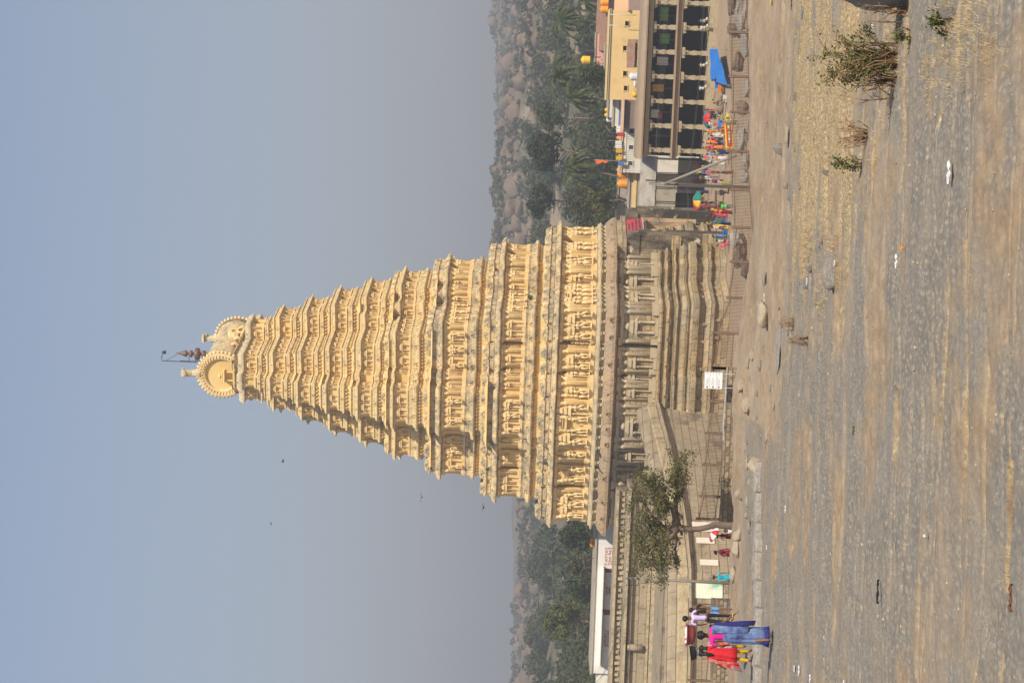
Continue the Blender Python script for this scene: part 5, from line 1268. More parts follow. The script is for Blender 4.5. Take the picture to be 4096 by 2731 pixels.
basin(top+Vector((0, 0, .035)), .235, .17, 'basin_red', 'wide dull red plastic basin carried on the head of the blue saree woman', 0, True)
pB = on_ground(3018, 2622); HB = 224*pB.y/F
t, S = person(pB, HB, pi-.15, 'woman in red printed dress and mustard trousers carrying a black basin on her head', 'c_red', 'c_mustard', 'trousers', 'skin_dark', [((-.14, -.02, .66), (-.12, -.1, .58)), ((.16, .01, .66), (.24, -.02, .53))],
     [((-.055, -.04, .28), (-.06, -.08, .035)), ((.055, .03, .28), (.06, .1, .05))], 'long', -.03, True)
mb = MB(); wig(mb, [(S(0, 0, .80), .07*HB, .06*HB), (S(0, 0, .72), .112*HB, .085*HB), (S(0, .005, .58), .11*HB, .09*HB), (S(.02, .0, .42), .135*HB, .105*HB), (S(.03, .0, .29), .155*HB, .115*HB)], None, waves=8, amp=.12); mb.build('dress', 'c_red', t)
mb = MB(); drape(mb, [[S(a, b, z) for a, b, z in q] for q in (((.06, .055, .80), (.12, .02, .80)), ((.08, .10, .62), (.18, .05, .60)), ((.09, .12, .44), (.24, .07, .38)), ((.10, .13, .27), (.28, .08, .18)))], HB, 3)
mb.build('scarf', 'print_red', t)
top = pB+Matrix.Rotation(pi-.15, 3, 'Z') @ S(0, -.006, .985)
mb = MB(); mb.lathe([(.02, -.03), (.08, -.02), (.09, .01), (.07, .04), (.02, .045)], 12, tuple(top)); tag(mb.build('head_ring', 'cloth_white'), 'coiled pale cloth between the head and the black basin', 'head ring')
basin(top+Vector((.0, 0, .04)), .22, .16, 'basin_black', 'tilted black basin carried on the head of the woman in red', -.16)
pC = on_ground(3005, 2600); pC = on_ground(2992, 2598); HC_ = 196*pC.y/F
t, S = person(pC, HC_, pi+.1, 'girl in red printed scarf and mustard trousers walking half hidden by the blue saree', 'print_red', 'c_mustard', 'trousers', 'skin_dark', None, [((-.055, -.05, .28), (-.06, -.1, .035)), ((.055, .03, .28), (.06, .09, .05))], 'long', 0, False)
mb = MB(); wig(mb, [(S(0, 0, .80), .08*HC_, .06*HC_), (S(0, .01, .66), .115*HC_, .09*HC_), (S(0, .01, .48), .125*HC_, .10*HC_), (S(.0, .0, .30), .15*HC_, .11*HC_)], None, waves=7, amp=.12); mb.build('dress', 'print_red', t)
pD = at(2925, 2474, 60); pD = GY(pD); HD = 1.68
t, S = person(pD, HD, pi+.2, 'man in lavender shirt and black trousers walking away in front of the old walls', 'c_lav', 'c_black', 'trousers', 'skin_dark', [((-.16, .02, .65), (-.17, -.03, .53)), ((.135, .0, .64), (.11, -.03, .52))], [((-.055, -.03, .28), (-.055, -.07, .035)), ((.06, .02, .28), (.065, .06, .05))], 'short', .05, True, headtilt=.01)
pE = GY(pD+Vector((.13, .7, 0)))
t, S = person(pE, HD*.86, pi+.3, 'child in blue shorts walking just beyond the man in lavender', 'c_black', 'c_blue', 'shorts', 'skin_brown')
# ---- by the ledge
def stand(x, y, D, H, yaw, label, **k):
    """head top at the photo pixel, feet H below"""
    p = at(x, y, D); return person((p.x, p.y, p.z-H), H, yaw, label, **k)
t, S = stand(2846, 2306, 86, 1.62, .5, 'person in turquoise tunic and grey hat standing by the lamp post', top='c_turq', low='c_turq', style='lungi', arms=[((-.13, -.02, .65), (-.10, -.09, .55)), ((.13, -.02, .65), (.12, -.06, .52))]); hat(t, S, 'c_grey')
t, S = stand(2852, 2207, 87, 1.55, 1.2, 'woman in maroon saree with one hand on her hip near the white panel', top='c_maroon', low='c_maroon', style='saree', skin='skin_dark', arms=[((-.17, .06, .68), (-.10, -.02, .58)), ((.13, -.03, .65), (.14, -.06, .52))], hair='bun', lean=.06)
t, S = stand(2856, 2140, 87, 1.5, 1.6, 'woman in maroon saree standing beneath a red and white umbrella', top='c_maroon', low='c_maroon', style='saree', skin='skin_dark', hair='bun')
stand(2893, 2122, 88, 1.3, 0, 'small person in white partly hidden behind the tree trunk', top='c_white', low='c_white', style='lungi', skin='skin_dark')
# ---- crowd in the street: (x, y) of the feet
CW = [(2945, 826, 'c_green', 'c_dteal', 'trousers', pi, 'man in bright green vest standing nearest the fence', 0), (2897, 842, 'c_red', 'c_mustard', 'saree', 2.8, 'woman in long mustard skirt and red blouse behind the green vest man', 0),
      (2912, 859, 'c_black', 'c_pink', 'saree', 2.6, 'woman in black top and bright pink skirt among the shoppers', 0), (2920, 879, 'c_grey', 'c_jeans', 'trousers', 2.4, 'man in grey shirt and blue jeans near the tower porch', 0),
      (2905, 866, 'c_maroon', 'c_brown', 'saree', .6, 'woman in maroon squeezed between the pink skirt and the grey shirt', 0), (2913, 912, 'c_white', 'c_navy', 'trousers', 2.9, 'man in white shirt and dark jeans stepping away from the porch', 0),
      (2902, 903, 'c_red', 'c_yellow', 'saree', .3, 'woman in red and yellow beside the man in white shirt', 0), (2860, 927, 'c_orange', 'c_khaki', 'trousers', .4, 'boy in orange shirt standing at the foot of the porch wall', 0),
      (2917, 950, 'c_teal', 'c_jeans', 'trousers', 2.2, 'man in dark teal shirt and jeans in front of the porch', 0), (2908, 944, 'c_red', 'c_blue', 'saree', .8, 'woman in red and blue beside the teal shirt man', 0),
      (2916, 965, 'c_white', 'c_brown', 'trousers', 1, 'dark haired person sitting in white and brown near the porch', 1), (2918, 982, 'c_pink', 'c_pink', 'lungi', .5, 'person in coral pink sitting on the stones by the tower plinth', 1),
      (2876, 812, 'c_khaki', 'c_khaki', 'trousers', 2.5, 'man in khaki reaching under the yellow and red umbrella', 0), (2812, 762, 'c_red', 'c_red', 'saree', .2, 'woman in red carrying something white behind the fruit umbrella', 0),
      (2822, 803, 'c_beige', 'c_grey', 'trousers', .2, 'man in pale shirt behind the yellow and red umbrella', 0), (2702, 779, 'c_lav', 'c_black', 'trousers', .4, 'man in pale lilac shirt under the tin shed', 0),
      (2811, 673, 'c_white', 'c_black', 'trousers', 2.9, 'man in white checked shirt walking up the street', 0), (2817, 724, 'c_red', 'c_red', 'saree', 2.9, 'woman in plain red saree walking up the street', 0),
      (2874, 709, 'c_white', 'c_jeans', 'trousers', 1.2, 'man in white with a grey bag and blue jeans beside the utility pole', 0), (2929, 733, 'c_white', 'c_olive', 'lungi', 2.7, 'man in white shirt and pale green cloth next to the utility pole', 0),
      (2933, 691, 'c_blue', 'c_brown', 'saree', 1.5, 'woman in blue top and brown skirt walking right of the pole', 0), (2932, 771, 'c_black', 'c_black', 'trousers', 1, 'black haired person crouching beside bananas', 1),
      (2892, 606, 'c_olive', 'c_beige', 'trousers', 1.4, 'man in olive shirt standing at the corner pillar', 0), (2894, 618, 'c_blue', 'c_jeans', 'trousers', .9, 'man in light blue shirt leaning over beside the corner pillar', 0),
      (2815, 641, 'c_teal', 'c_black', 'trousers', 2.9, 'man in teal shirt walking up the street by the arcade end', 0), (2888, 650, 'c_white', 'c_beige', 'trousers', 2, 'man in white shirt bending left of the corner pillar', 0),
      (2917, 634, 'c_orange', 'c_white', 'lungi', .7, 'person in orange and pale blue near the slanting strut', 0), (2903, 512, 'c_beige', 'c_brown', 'trousers', 1, 'man in beige shirt reaching below the green and blue umbrella', 0),
      (2953, 490, 'c_khaki', 'c_khaki', 'lungi', pi, 'thick set person in khaki robe standing in front of the painted board', 0), (2892, 539, 'c_orange', 'c_white', 'lungi', .5, 'man in orange shirt, white cap and white waistcloth by the arcade', 0),
      (2878, 556, 'c_pink', 'c_red', 'saree', .8, 'woman in pink patterned saree sitting beside the motorcycle', 1), (2880, 470, 'c_navy', 'c_black', 'trousers', .4, 'man in dark blue crouching beneath the green and blue umbrella', 1),
      (2886, 855, 'c_black', 'c_maroon', 'saree', .4, 'woman in black blouse behind the mustard skirt', 0), (2868, 828, 'c_maroon', 'c_brown', 'saree', .8, 'woman in maroon in the shade of the fruit umbrella', 0), (2820, 700, 'c_white', 'c_grey', 'trousers', 2.8, 'man in white shirt far up the street beside the woman in red', 0),
      (2898, 888, 'c_navy', 'c_teal', 'saree', .3, 'woman in navy blouse near the stone steps of the porch', 0), (2896, 322, 'c_black', 'c_black', 'trousers', .5, 'black haired person sitting at the edge of the blue tarpaulin', 1), (2906, 415, 'c_brown', 'c_khaki', 'lungi', .4, 'person in brown squatting beside grey sacks', 1)]
rx = random.Random(19); COLS = [('c_red', 'red'), ('c_white', 'white'), ('c_blue', 'light blue'), ('c_maroon', 'maroon'), ('c_yellow', 'yellow'), ('c_teal', 'teal'), ('c_pink', 'pink'), ('c_khaki', 'khaki'), ('c_navy', 'navy'), ('c_orange', 'orange')]
used = set(); SPOT = [(2835, 768, 'right behind the fruit parasol'), (2845, 838, 'between the fruit parasol and the porch'), (2872, 858, 'in the thick of the shoppers'), (2880, 896, 'in front of the porch wall corner'), (2924, 838, 'at the left of the green vest man'), (2828, 610, 'behind the end pillar of the arcade'),
        (2868, 570, 'between the motorcycles and the arcade'), (2898, 590, 'in front of the black motorcycle'), (2905, 575, 'close behind the left end of the painted board'), (2880, 690, 'in mid street right of the utility pole'), (2895, 725, 'in mid street at the foot of the utility pole'), (2850, 712, 'beyond the man with the grey bag'), (2868, 872, 'in the shade by the porch corner'), (2858, 848, 'behind the shoppers at the porch'), (2842, 822, 'under the fruit parasol'), (2850, 745, 'in the open street left of the utility pole'), (2838, 690, 'in the open street beyond the pole'), (2860, 668, 'beside the slanting strut'),
        (2905, 655, 'under the slanting strut'), (2872, 632, 'by the end pillar of the arcade'), (2868, 595, 'beside the leftmost pillar'), (2880, 530, 'by the second bay of the arcade'), (2900, 545, 'behind the painted board'), (2888, 497, 'at the green and blue parasol'), (2868, 440, 'right of the green and blue parasol'),
        (2830, 658, 'far up the street'), (2800, 745, 'farthest up the street'), (2930, 850, 'near the railing in front of the crowd'), (2925, 895, 'near the railing below the porch'), (2892, 936, 'against the porch wall'), (2918, 610, 'near the railing by the arcade end')]
for x, y, where in SPOT:
    a_, b_ = rx.sample(COLS, 2); sr = rx.random() < .45
    CW.append((x, y, a_[0], b_[0], 'saree' if sr else 'trousers', rx.uniform(0, 6), '%s in %s and %s standing %s' % ('woman' if sr else 'man', a_[1], b_[1], where), 0))
rc = random.Random(9)
for x, y, tp_, lw, stl, yw, lb, st_ in CW:
    P = onz(x, y, 0); H = rc.uniform(1.5, 1.68) if stl == 'saree' else rc.uniform(1.6, 1.76)
    t, S = person(P, H, yw, lb, tp_, lw, stl, rc.choice(('skin_dark', 'skin_brown')), [((-.15, rc.uniform(-.05, .03), .65), (-.15+rc.uniform(-.05, .05), rc.uniform(-.14, 0), .55)), ((.15, rc.uniform(-.05, .03), .65), (.15+rc.uniform(-.05, .05), rc.uniform(-.14, 0), .55))],
           [((-.055, -.03, .28), (-.06, rc.uniform(-.12, 0), .035)), ((.055, .02, .28), (.06, rc.uniform(0, .1), .035))], 'bun' if stl == 'saree' else 'short', rc.uniform(-.08, .08), seat=bool(st_), group='people in the temple street')
    if 'white cap' in lb: hat(t, S, 'c_white')
for x, y, tp_, lb in [(2838, 112, 'c_white', 'person in white sitting inside the arcade near the right edge'), (2836, 85, 'c_grey', 'person in grey sitting inside the rightmost visible arcade bay'), (2836, 262, 'c_beige', 'person in cream sitting inside the arcade behind the blue tarpaulin'), (2832, 354, 'c_white', 'person in white sitting inside the arcade left of the blue tarpaulin')]:
    p = onz(x, y, .8); person(p, 1.6, .3, lb, tp_, 'c_beige', 'lungi', 'skin_dark', seat=True, group='people sitting in the arcade')
# ================================================================== small things
def umbrella(P, r, h, mats, label, tilt=0, pole=2.0):
    t = thing('umbrella', label, 'umbrella', P); t.rotation_euler = (.12, tilt, 0)
    mb = MB(); n = 8; K = 5
    for i in range(n):
        mb.mi = i % len(mats); rs = []
        for k in range(K+1):
            a = pi/2*k/K*.92; row = []
            for j in range(4):
                b = 2*pi*(i+j/3)/n; sc = 1-.05*sin(pi*j/3)*sin(a)
                row.append((cos(b)*sin(a)*r*sc, sin(b)*sin(a)*r*sc, cos(a)*h-h*.08))
            rs.append(row)
        mb.ring(rs, cap=False, closed=False)
    o = mb.build('canopy', mats, t); s = o.modifiers.new('s', 'SOLIDIFY'); s.thickness = .015
    mb = MB(); mb.tube([(0, 0, h), (0, 0, -pole)], .02, 6); mb.build('pole', 'iron', t)
p = onz(2880, 478, 0); P = at(2835, 478, p.y); umbrella(P, 1.0, .62, ['cloth_red', 'c_navy', 'c_navy', 'c_teal', 'c_teal', 'cloth_red', 'cloth_red', 'c_teal'], 'large red, green and blue parasol over a street stall', -.1, 1.5)
p = onz(2880, 806, 0); P = at(2796, 806, p.y); umbrella(P, 1.15, .66, ['cloth_yellow', 'cloth_red', 'c_navy', 'c_navy', 'cloth_red', 'cloth_yellow', 'c_teal', 'c_teal'], 'large teal, yellow and red parasol over the banana seller', .05, 1.9)
P = at(2862, 2139, 86.6); umbrella(P, .38, .26, ['cloth_red', 'cloth_white'], 'small red and white umbrella held over the woman in maroon', .5, .5)
# blue tarpaulin
pts = [at(2840, 196, 196), at(2870, 198, 189), at(2910, 342, 182), at(2843, 324, 196)]
mb = MB(); rs = []
for i in range(9):
    a = pts[0].lerp(pts[3], i/8); b = pts[1].lerp(pts[2], i/8); rs.append([a.lerp(b, j/6)+Vector((0, 0, .05*sin(i*1.3+j*.9)-.06*sin(pi*j/6))) for j in range(7)])
mb.ring(rs, cap=False, closed=False, smooth=False); o = mb.build('tarpaulin', 'plastic_blue'); s = o.modifiers.new('s', 'SOLIDIFY'); s.thickness = .02; tag(o, 'bright blue plastic tarpaulin stretched slanting in front of the arcade', 'tarpaulin')
mb = MB()
for q in (pts[1], pts[2], pts[0]): mb.tube([q, Vector((q.x, q.y, 0))], .03, 5)
tag(mb.build('tent_pole', 'rope'), 'thin poles holding up the blue tarpaulin', 'pole')
# painted board
a = onz(2935, 592, 0); b = onz(2925, 452, 0); mb = MB(); L_ = (b-a).length; ang = math.atan2(b.y-a.y, b.x-a.x)
t = thing('painted_board', 'long pointed stall board with yellow edge and red and green pattern', 'stall board', a, ang)
outl = [(0, .02), (0, .75), (L_*.8, .72), (L_, .42), (L_, .36), (L_*.8, .02)]
mb.ring([[(x, y_, z) for x, z in outl] for y_ in (0, .12)], smooth=False); mb.build('edge', 'cloth_yellow', t)
mb = MB(); rj = random.Random(2); ms = ['cloth_red', 'c_pink', 'c_white', 'c_teal', 'c_green']
for i in range(22):
    for j in range(3): mb.mi = rj.randrange(5) if j == 1 else 0; mb.box((.25+i*L_*.74/22, -.02, .2+j*.17), (L_*.7/24, .03, .15))
mb.build('pattern', ms, t); mb = MB(); mb.box((L_*.84, -.02, .38), (L_*.1, .03, .34), None, .4); mb.build('emblem', 'c_teal', t)
# banana stall
def bananas(x, y, D, n, label, s=.5):
    p = at(x, y, D); mb = MB(); q = random.Random(int(x+y))
    for _ in range(n):
        c = Vector((q.gauss(0, s*.35), q.gauss(0, s*.3), q.gauss(0, s*.45))); a = q.uniform(0, 6.3)
        mb.tube([c, c+Vector((cos(a)*.05, sin(a)*.05, -.06)), c+Vector((cos(a)*.13, sin(a)*.13, -.07)), c+Vector((cos(a)*.18, sin(a)*.18, -.03))], [.012, .03, .03, .01], 5)
    tag(mb.build('banana_bunch', 'c_yellow', None, p), label, 'bananas', 'banana bunches on sale')
bananas(2815, 785, 212, 60, 'hanging bunch of yellow bananas under the parasol, highest'); bananas(2835, 790, 210, 50, 'yellow banana bunch in the middle of the stall'); bananas(2850, 779, 209, 60, 'yellow banana bunch on the left of the stall')
bananas(2914, 786, 196, 50, 'banana bunch near the crouching black haired person', .4); bananas(2868, 800, 206, 30, 'low banana bunch at the khaki man')
p = onz(2895, 800, 0); t = thing('fruit_cart', 'low wooden fruit cart below the bananas', 'cart', p, .2); mb = MB(); mb.box((0, 0, .75), (1.6, .9, .08)); mb.box((0, -.45, .85), (1.6, .04, .18)); mb.build('tray', 'c_brown', t)
for sx in (-1, 1):
    mb = MB(); mb.lathe([(.28, -.02), (.30, 0), (.28, .02)], 16, (0, 0, 0), Matrix.Translation((sx*.6, -.5, .3)) @ Matrix.Rotation(pi/2, 4, 'X')); mb.build('wheel', 'iron', t)
mb = MB()
for sx in (-1, 1):
    for sy in (-1, 1): mb.box((sx*.75, sy*.4, .37), (.06, .06, .74))
mb.build('leg', 'c_brown', t)
# motorcycle
def motorcycle(x, y, label, yaw):
    p = onz(x, y, 0); t = thing('motorcycle', label, 'motorcycle', p, yaw)
    for sx in (-1, 1):
        mb = MB(); M = Matrix.Translation((sx*.62, 0, .3)) @ Matrix.Rotation(pi/2, 4, 'X')
        mb.lathe([(.22, -.05), (.30, -.04), (.31, 0), (.30, .04), (.22, .05)], 18, (0, 0, 0), M); w_ = mb.build('wheel', 'c_black', t); mb = MB(); mb.lathe([(.05, -.04), (.2, -.02), (.2, .02), (.05, .04)], 12, (0, 0, 0), M); mb.build('rim', 'c_grey', w_)
    mb = MB(); mb.tube([(-.62, 0, .3), (-.2, 0, .5), (.3, 0, .5), (.55, 0, .85), (.62, 0, .3)], .04, 6); mb.box((0, 0, .38), (.4, .22, .3)); mb.build('frame', 'iron', t)
    mb = MB(); mb.lathe([(.05, -.22), (.14, -.1), (.14, .1), (.04, .22)], 10, (0, 0, 0), Matrix.Translation((.15, 0, .75)) @ Matrix.Rotation(pi/2, 4, 'Y')); mb.build('tank', 'cloth_red', t)
    mb = MB(); mb.box((-.35, 0, .74), (.65, .24, .1), None, .85); mb.build('seat', 'c_black', t)
    mb = MB(); mb.tube([(.5, -.32, 1.02), (.52, 0, .95), (.5, .32, 1.02)], .02, 5); mb.build('handlebar', 'iron', t); mb = MB(); mb.lathe([(.02, -.05), (.09, 0), (.09, .05)], 10, (0, 0, 0), Matrix.Translation((.62, 0, .88)) @ Matrix.Rotation(pi/2, 4, 'Y')); mb.build('headlight', 'c_white', t)
motorcycle(2893, 572, 'dark red motorcycle parked in front of the leftmost arcade bay', .5); motorcycle(2882, 585, 'black motorcycle parked behind the red one', .9)
motorcycle(2862, 455, 'motorcycle with big visible wheel behind the green and blue parasol', 1.2)
# sacks, boxes, rubble in the street
SACK = rock_mesh(41, .7, 2, .1, 'c_khaki', 'sack'); SACK2 = rock_mesh(42, .55, 2, .12, 'c_brown', 'sack')
for x, y, s, m, lb in [(2893, 430, .55, SACK, 'grey brown sack lying left of the blue tarpaulin'), (2885, 445, .45, SACK2, 'dark sack between the grey sack and the parasol'), (2890, 400, .4, SACK, 'small sack near the white box'), (2905, 470, .4, SACK, 'sack below the parasol edge'),
                       (2880, 415, .35, SACK2, 'dark heap behind the sacks'), (2900, 360, .45, SACK2, 'dark bundle beside the tarpaulin corner')]:
    p = onz(x, y, 0); o = link('sack', m, None, (p.x, p.y, s*.4), x); o.scale = (s*1.3, s*.8, s); tag(o, lb, 'sack', 'sacks on the street')
for x, y, d, m, lb in [(2905, 397, (.75, .4, .3), 'c_white', 'white box standing left of the tarpaulin'), (2893, 352, (.9, .6, .5), 'c_orange', 'orange brown crate under the end of the tarpaulin'), (2884, 340, (.6, .5, .6), 'plastic_blue', 'blue crate under the end of the tarpaulin'),
                       (2900, 520, (1.0, .5, .35), 'c_orange', 'orange crate of goods beside the beige shirted man'), (2892, 500, (.8, .5, .45), 'plastic_blue', 'blue crate below the parasol'), (2900, 868, (.5, .4, .4), 'c_yellow', 'yellow crate among the shoppers'), (2908, 930, (.6, .4, .35), 'plastic_blue', 'blue basket near the porch'),
                       (2912, 908, (.6, .4, .3), 'cloth_yellow', 'yellow basket beside the man in white shirt'), (2720, 800, (1.3, .5, .55), 'c_white', 'white grilled box at the tower side of the shed')]:
    p = onz(x, y, 0); mb = MB(); mb.box((0, 0, d[2]/2), d, None, 1.08)
    for s in (-1, 1): mb.box((0, s*d[1]*.52, d[2]*.93), (d[0]*1.08, .04, .06)); mb.box((0, s*d[1]*.5, d[2]*.45), (d[0]*1.03, .03, .05))
    tag(mb.build('crate', m, None, p, R.uniform(-.4, .4)), lb, 'crate', 'crates on the street')
# grass patch by the shed
mb = MB(); p = onz(2768, 640, 0)
for _ in range(260):
    q = p+Vector((R.gauss(0, .9), R.gauss(0, .6), 0)); mb.add([q, q+Vector((.06, 0, 0)), q+Vector((R.gauss(0, .1), R.gauss(0, .1), R.uniform(.3, .8)))], [(0, 1, 2)])
tag(mb.build('weeds', 'leaf_yellow'), 'bright green weeds growing by the corner of the arcade', 'weeds', kind='stuff')
# notices
plain('sign_red', (.62, .05, .08), .5); plain('sign_white', (.78, .79, .78), .4); plain('sign_frame', (.45, .45, .43), .4); plain('sign_ink', (.12, .09, .09), .6); plain('sign_brown', (.22, .07, .06), .6)
def local(px, py, pz): return TC+Matrix.Rotation(-PHI, 3, 'Z') @ Vector((px, py, pz))
t = thing('notice_board', 'red painted notice board with dark lettering hung above the tower gateway', 'notice board', local(15.62, .1, 8.7), -PHI+pi/2); t.rotation_euler = (radians(-8), 0, -PHI+pi/2)
mb = MB(); mb.box((0, 0, 0), (4.6, .08, 1.5)); mb.build('panel', 'sign_red', t)
mb = MB(); rg = random.Random(6)
for r_, (x0, wd, hh) in enumerate(((-1.0, 1.8, .17), (-1.5, 2.6, .2), (-2.0, 4.0, .24), (-2.0, 4.0, .22))): glyphs('', mb, x0, .55-r_*.36, wd, hh, 1, rg, -.06, .022)
mb.build('lettering', 'sign_ink', t)
mb = MB(); mb.box((0, -.02, -.85), (4.8, .14, .12)); mb.build('frame', 'sign_frame', t)
t = thing('string_of_lights', 'string of white bulbs around the gateway opening', 'lights', local(15.4, 0, 7.6), -PHI+pi/2); mb = MB(); mb.tube([(-2.3, 0, 0), (2.4, 0, 0), (2.5, 0, -6.5)], .02, 4); mb.build('cable', 'wire', t)
mb = MB()
for k in range(24): mb.lathe([(.01, -.06), (.07, 0), (.01, .06)], 6, (-2.2+k*.195, -.05, -.03))
for k in range(14): mb.lathe([(.01, -.05), (.05, 0), (.01, .05)], 6, (2.5, -.05, -.4-k*.45))
mb.build('bulbs', 'c_white', t)
# direction sign
c = at(2853, 1521, 80.8); t = thing('direction_sign', 'white direction sign of three boards with arrows and small text behind the railing', 'direction sign', c, 0)
w = 66*80.8/F; ht = 72*80.8/F
mb = MB(); mb.box((0, 0, 0), (w, .04, ht)); mb.build('board', 'sign_white', t)
mb = MB()
for z in (ht/2, ht/2-.29*ht-.01, -ht*.16, -ht/2): mb.box((0, -.025, z), (w, .015, .014))
for s in (-1, 1): mb.box((s*w/2, -.005, 0), (.025, .06, ht))
for s in (-1, 1): mb.box((s*w*.42, .03, -ht/2-.25), (.03, .03, .6))
mb.build('frame', 'sign_frame', t)
mb = MB(); rg = random.Random(3)
for r_ in range(3):
    zc = ht*(.33-.32*r_)
    for q in range(3):
        x = -w*.30
        while x < w*(.02+.1*((r_+q) % 3)): l = rg.uniform(.012, .03); mb.box((x+l/2, -.024, zc+.05-.045*q), (l*.8, .006, .012)); x += l*1.25
mb.build('text', 'sign_ink', t)
mb = MB()
for r_ in range(3):
    zc = ht*(.33-.32*r_); x = w*.40
    mb.box((-w*.40, -.024, zc), (.07, .006, .07)); 
    M = Matrix.Translation((x, -.026, zc)) @ Matrix.Rotation(0 if r_ == 0 else -pi/2, 4, 'Y')
    mb.box((0, 0, -.012), (.008, .006, .05), M); mb.add([M @ Vector(v) for v in ((-.025, 0, .005), (.025, 0, .005), (0, 0, .045))], [(0, 1, 2)])
mb.build('arrows', 'sign_brown', t)
# ---- rocks of the foreground
mat('rock_pale', [(.34, .27, .19), (.46, .37, .26), (.40, .33, .25)], scale=1.8, bump=.9, bscale=9, streak=((.22, .17, .12), .36, 2))
mat('rock_grey', [(.24, .21, .17), (.34, .30, .25), (.29, .26, .23)], scale=2.0, bump=.9, bscale=9, streak=((.16, .13, .10), .36, 2))
def rock(x, y, wpx, hpx, m, label, seed, flat=.8, group=None, deep=.8, tiltx=0, sink=.25):
    p = on_ground(x+hpx*.35, y); w = wpx*p.y/F; h = hpx*p.y/F
    me = rock_mesh(seed, 1, 3, .18, m, 'rock'); o = link('rock', me, None, p+Vector((0, w*.3, h*(.5-sink))), 0); o.scale = (w/2*1.1, w/2*deep, h/2*1.15*flat/.8); o.rotation_euler = (tiltx, 0, seed*.37 % .5)
    tag(o, label, 'rock', group)
RK = [(3325, 1088, 150, 62, 'rock_grey', 'large flat topped grey slab rock with a dark undercut in the dry grass', 1), (3058, 1255, 120, 46, 'rock_pale', 'pointed pale slab stone tilted on the ledge', 2), (2985, 1622, 66, 36, 'rock_pale', 'pale rounded stone below the retaining wall', 3),
      (3020, 1868, 76, 64, 'rock_pale', 'angular brown boulder on the bank below the retaining wall', 4), (3225, 1130, 60, 26, 'rock_grey', 'grey stone with a split left of the large slab', 5), (3238, 1075, 34, 36, 'rock_grey', 'dark angular stone above the large slab', 6),
      (3115, 592, 44, 46, 'rock_grey', 'dark undercut stone on the far edge of the dry grass', 7), (3150, 540, 90, 24, 'rock_pale', 'long low slab at the far edge of the dry grass', 8), (3512, 370, 60, 50, 'rock_grey', 'round grey stone at the foot of the green shrub', 9),
      (3800, 50, 56, 80, 'rock_grey', 'grey stone in dry grass near the right edge', 10), (3305, 690, 28, 30, 'rock_grey', 'small dark stone beside the little green plant', 11), (2955, 2145, 60, 40, 'rock_pale', 'brown boulder hiding the feet of the umbrella woman', 12),
      (2945, 2195, 90, 34, 'rock_pale', 'long pale boulder in front of the woman with hand on hip', 13), (2936, 2300, 70, 26, 'rock_pale', 'flat boulder in front of the person in turquoise', 14), (2958, 1975, 46, 36, 'rock_pale', 'small brown boulder left of the angular one', 15),
      (3180, 385, 34, 16, 'rock_grey', 'small flat stone on the rock terrace', 16), (3147, 742, 30, 26, 'rock_pale', 'small pale broken stone on the terrace edge', 17), (2965, 1545, 60, 30, 'rock_pale', 'low pale boulder at the platform corner', 18), (3205, 1160, 90, 20, 'rock_grey', 'long thin grey stone in the dry grass', 19),
      (2900, 2545, 60, 30, 'rock_grey', 'dark block of stone against the left wall', 20), (3060, 1120, 60, 22, 'rock_grey', 'low rounded stone on the bank', 21), (3120, 1390, 200, 16, 'rock_grey', 'long low step of grey rock in the middle ground', 22), (3006, 1420, 50, 26, 'rock_pale', 'rounded pale stone at the end of the long fence', 23)]
for x, y, wp, hp, m, lb, sd in RK: rock(x, y, wp, hp, m, lb, sd)
def flat_(me):
    me.polygons.foreach_set('use_smooth', [False]*len(me.polygons)); return me
BK = [(2950, 60, 190, 34), (2925, 25, 90, 30), (2978, 170, 150, 24), (2945, 250, 90, 30), (2985, 350, 90, 24), (2960, 430, 60, 34), (2970, 700, 60, 30), (2950, 1010, 120, 40), (2940, 960, 70, 40), (2975, 1080, 70, 34), (2975, 1300, 70, 40), (2985, 1230, 60, 30), (2962, 560, 120, 24), (2925, 120, 60, 50), (2985, 640, 70, 24)]
for k, (x, y, wp, hp) in enumerate(BK):
    p = at(x, y, 120 if x > 2960 else 140); g = gh(p.x, p.y) if p.y < 113 else 0; s = p.y/F
    o = link('rock', flat_(rock_mesh(90+k, 1, 3, .42, ('rock_grey', 'boulder')[k % 2], 'rock')), None, (p.x, p.y, p.z-hp*s*.3)); o.scale = (wp*s*.55, wp*s*.4, hp*s*.8); o.rotation_euler = (0, 0, k*1.3 % .6-.3)
    tag(o, '%s rock mass seen through the railing, %s' % (('dark grey', 'brown')[k % 2], ('farthest right', 'second from the right edge', 'third from the right edge', 'right of the blue tarpaulin', 'below the blue tarpaulin', 'below the white box', 'below the utility pole', 'below the tower porch', 'at the porch steps', 'left of the porch', 'below the tower plinth', 'below the tower corner', 'below the painted board', 'under the arcade steps', 'below the slanting strut')[k]), 'rock', 'rocks beyond the railing')
rk_ = random.Random(31); SM = [rock_mesh(60+k, .7, 2, .2, ('rock_pale', 'rock_grey')[k % 2], 'rock') for k in range(5)]
for k in range(70):
    y = rk_.uniform(20, 2150); x = rk_.choice((rk_.uniform(3022, 3110), rk_.uniform(3000, 3050), rk_.uniform(3110, 3330))) if y < 1750 else rk_.uniform(2985, 3020)
    if y < 850 and x < 3110: continue
    p = on_ground(x, y); s = rk_.choice((rk_.uniform(6, 18), rk_.uniform(14, 40)))*p.y/F*.5; o = link('rock', SM[rk_.randrange(5)], None, p+Vector((0, 0, s*.2))); o.scale = (s*rk_.uniform(1, 2.2), s*1.3, s*rk_.uniform(.5, 1)); o.rotation_euler = (0, 0, rk_.uniform(-.4, .4))
    tag(o, 'small loose %s stone lying on the bank between the dry grass and the railing' % ('grey' if o.data.materials[0].name == 'rock_grey' else 'pale brown'), 'stone', 'loose stones on the bank')
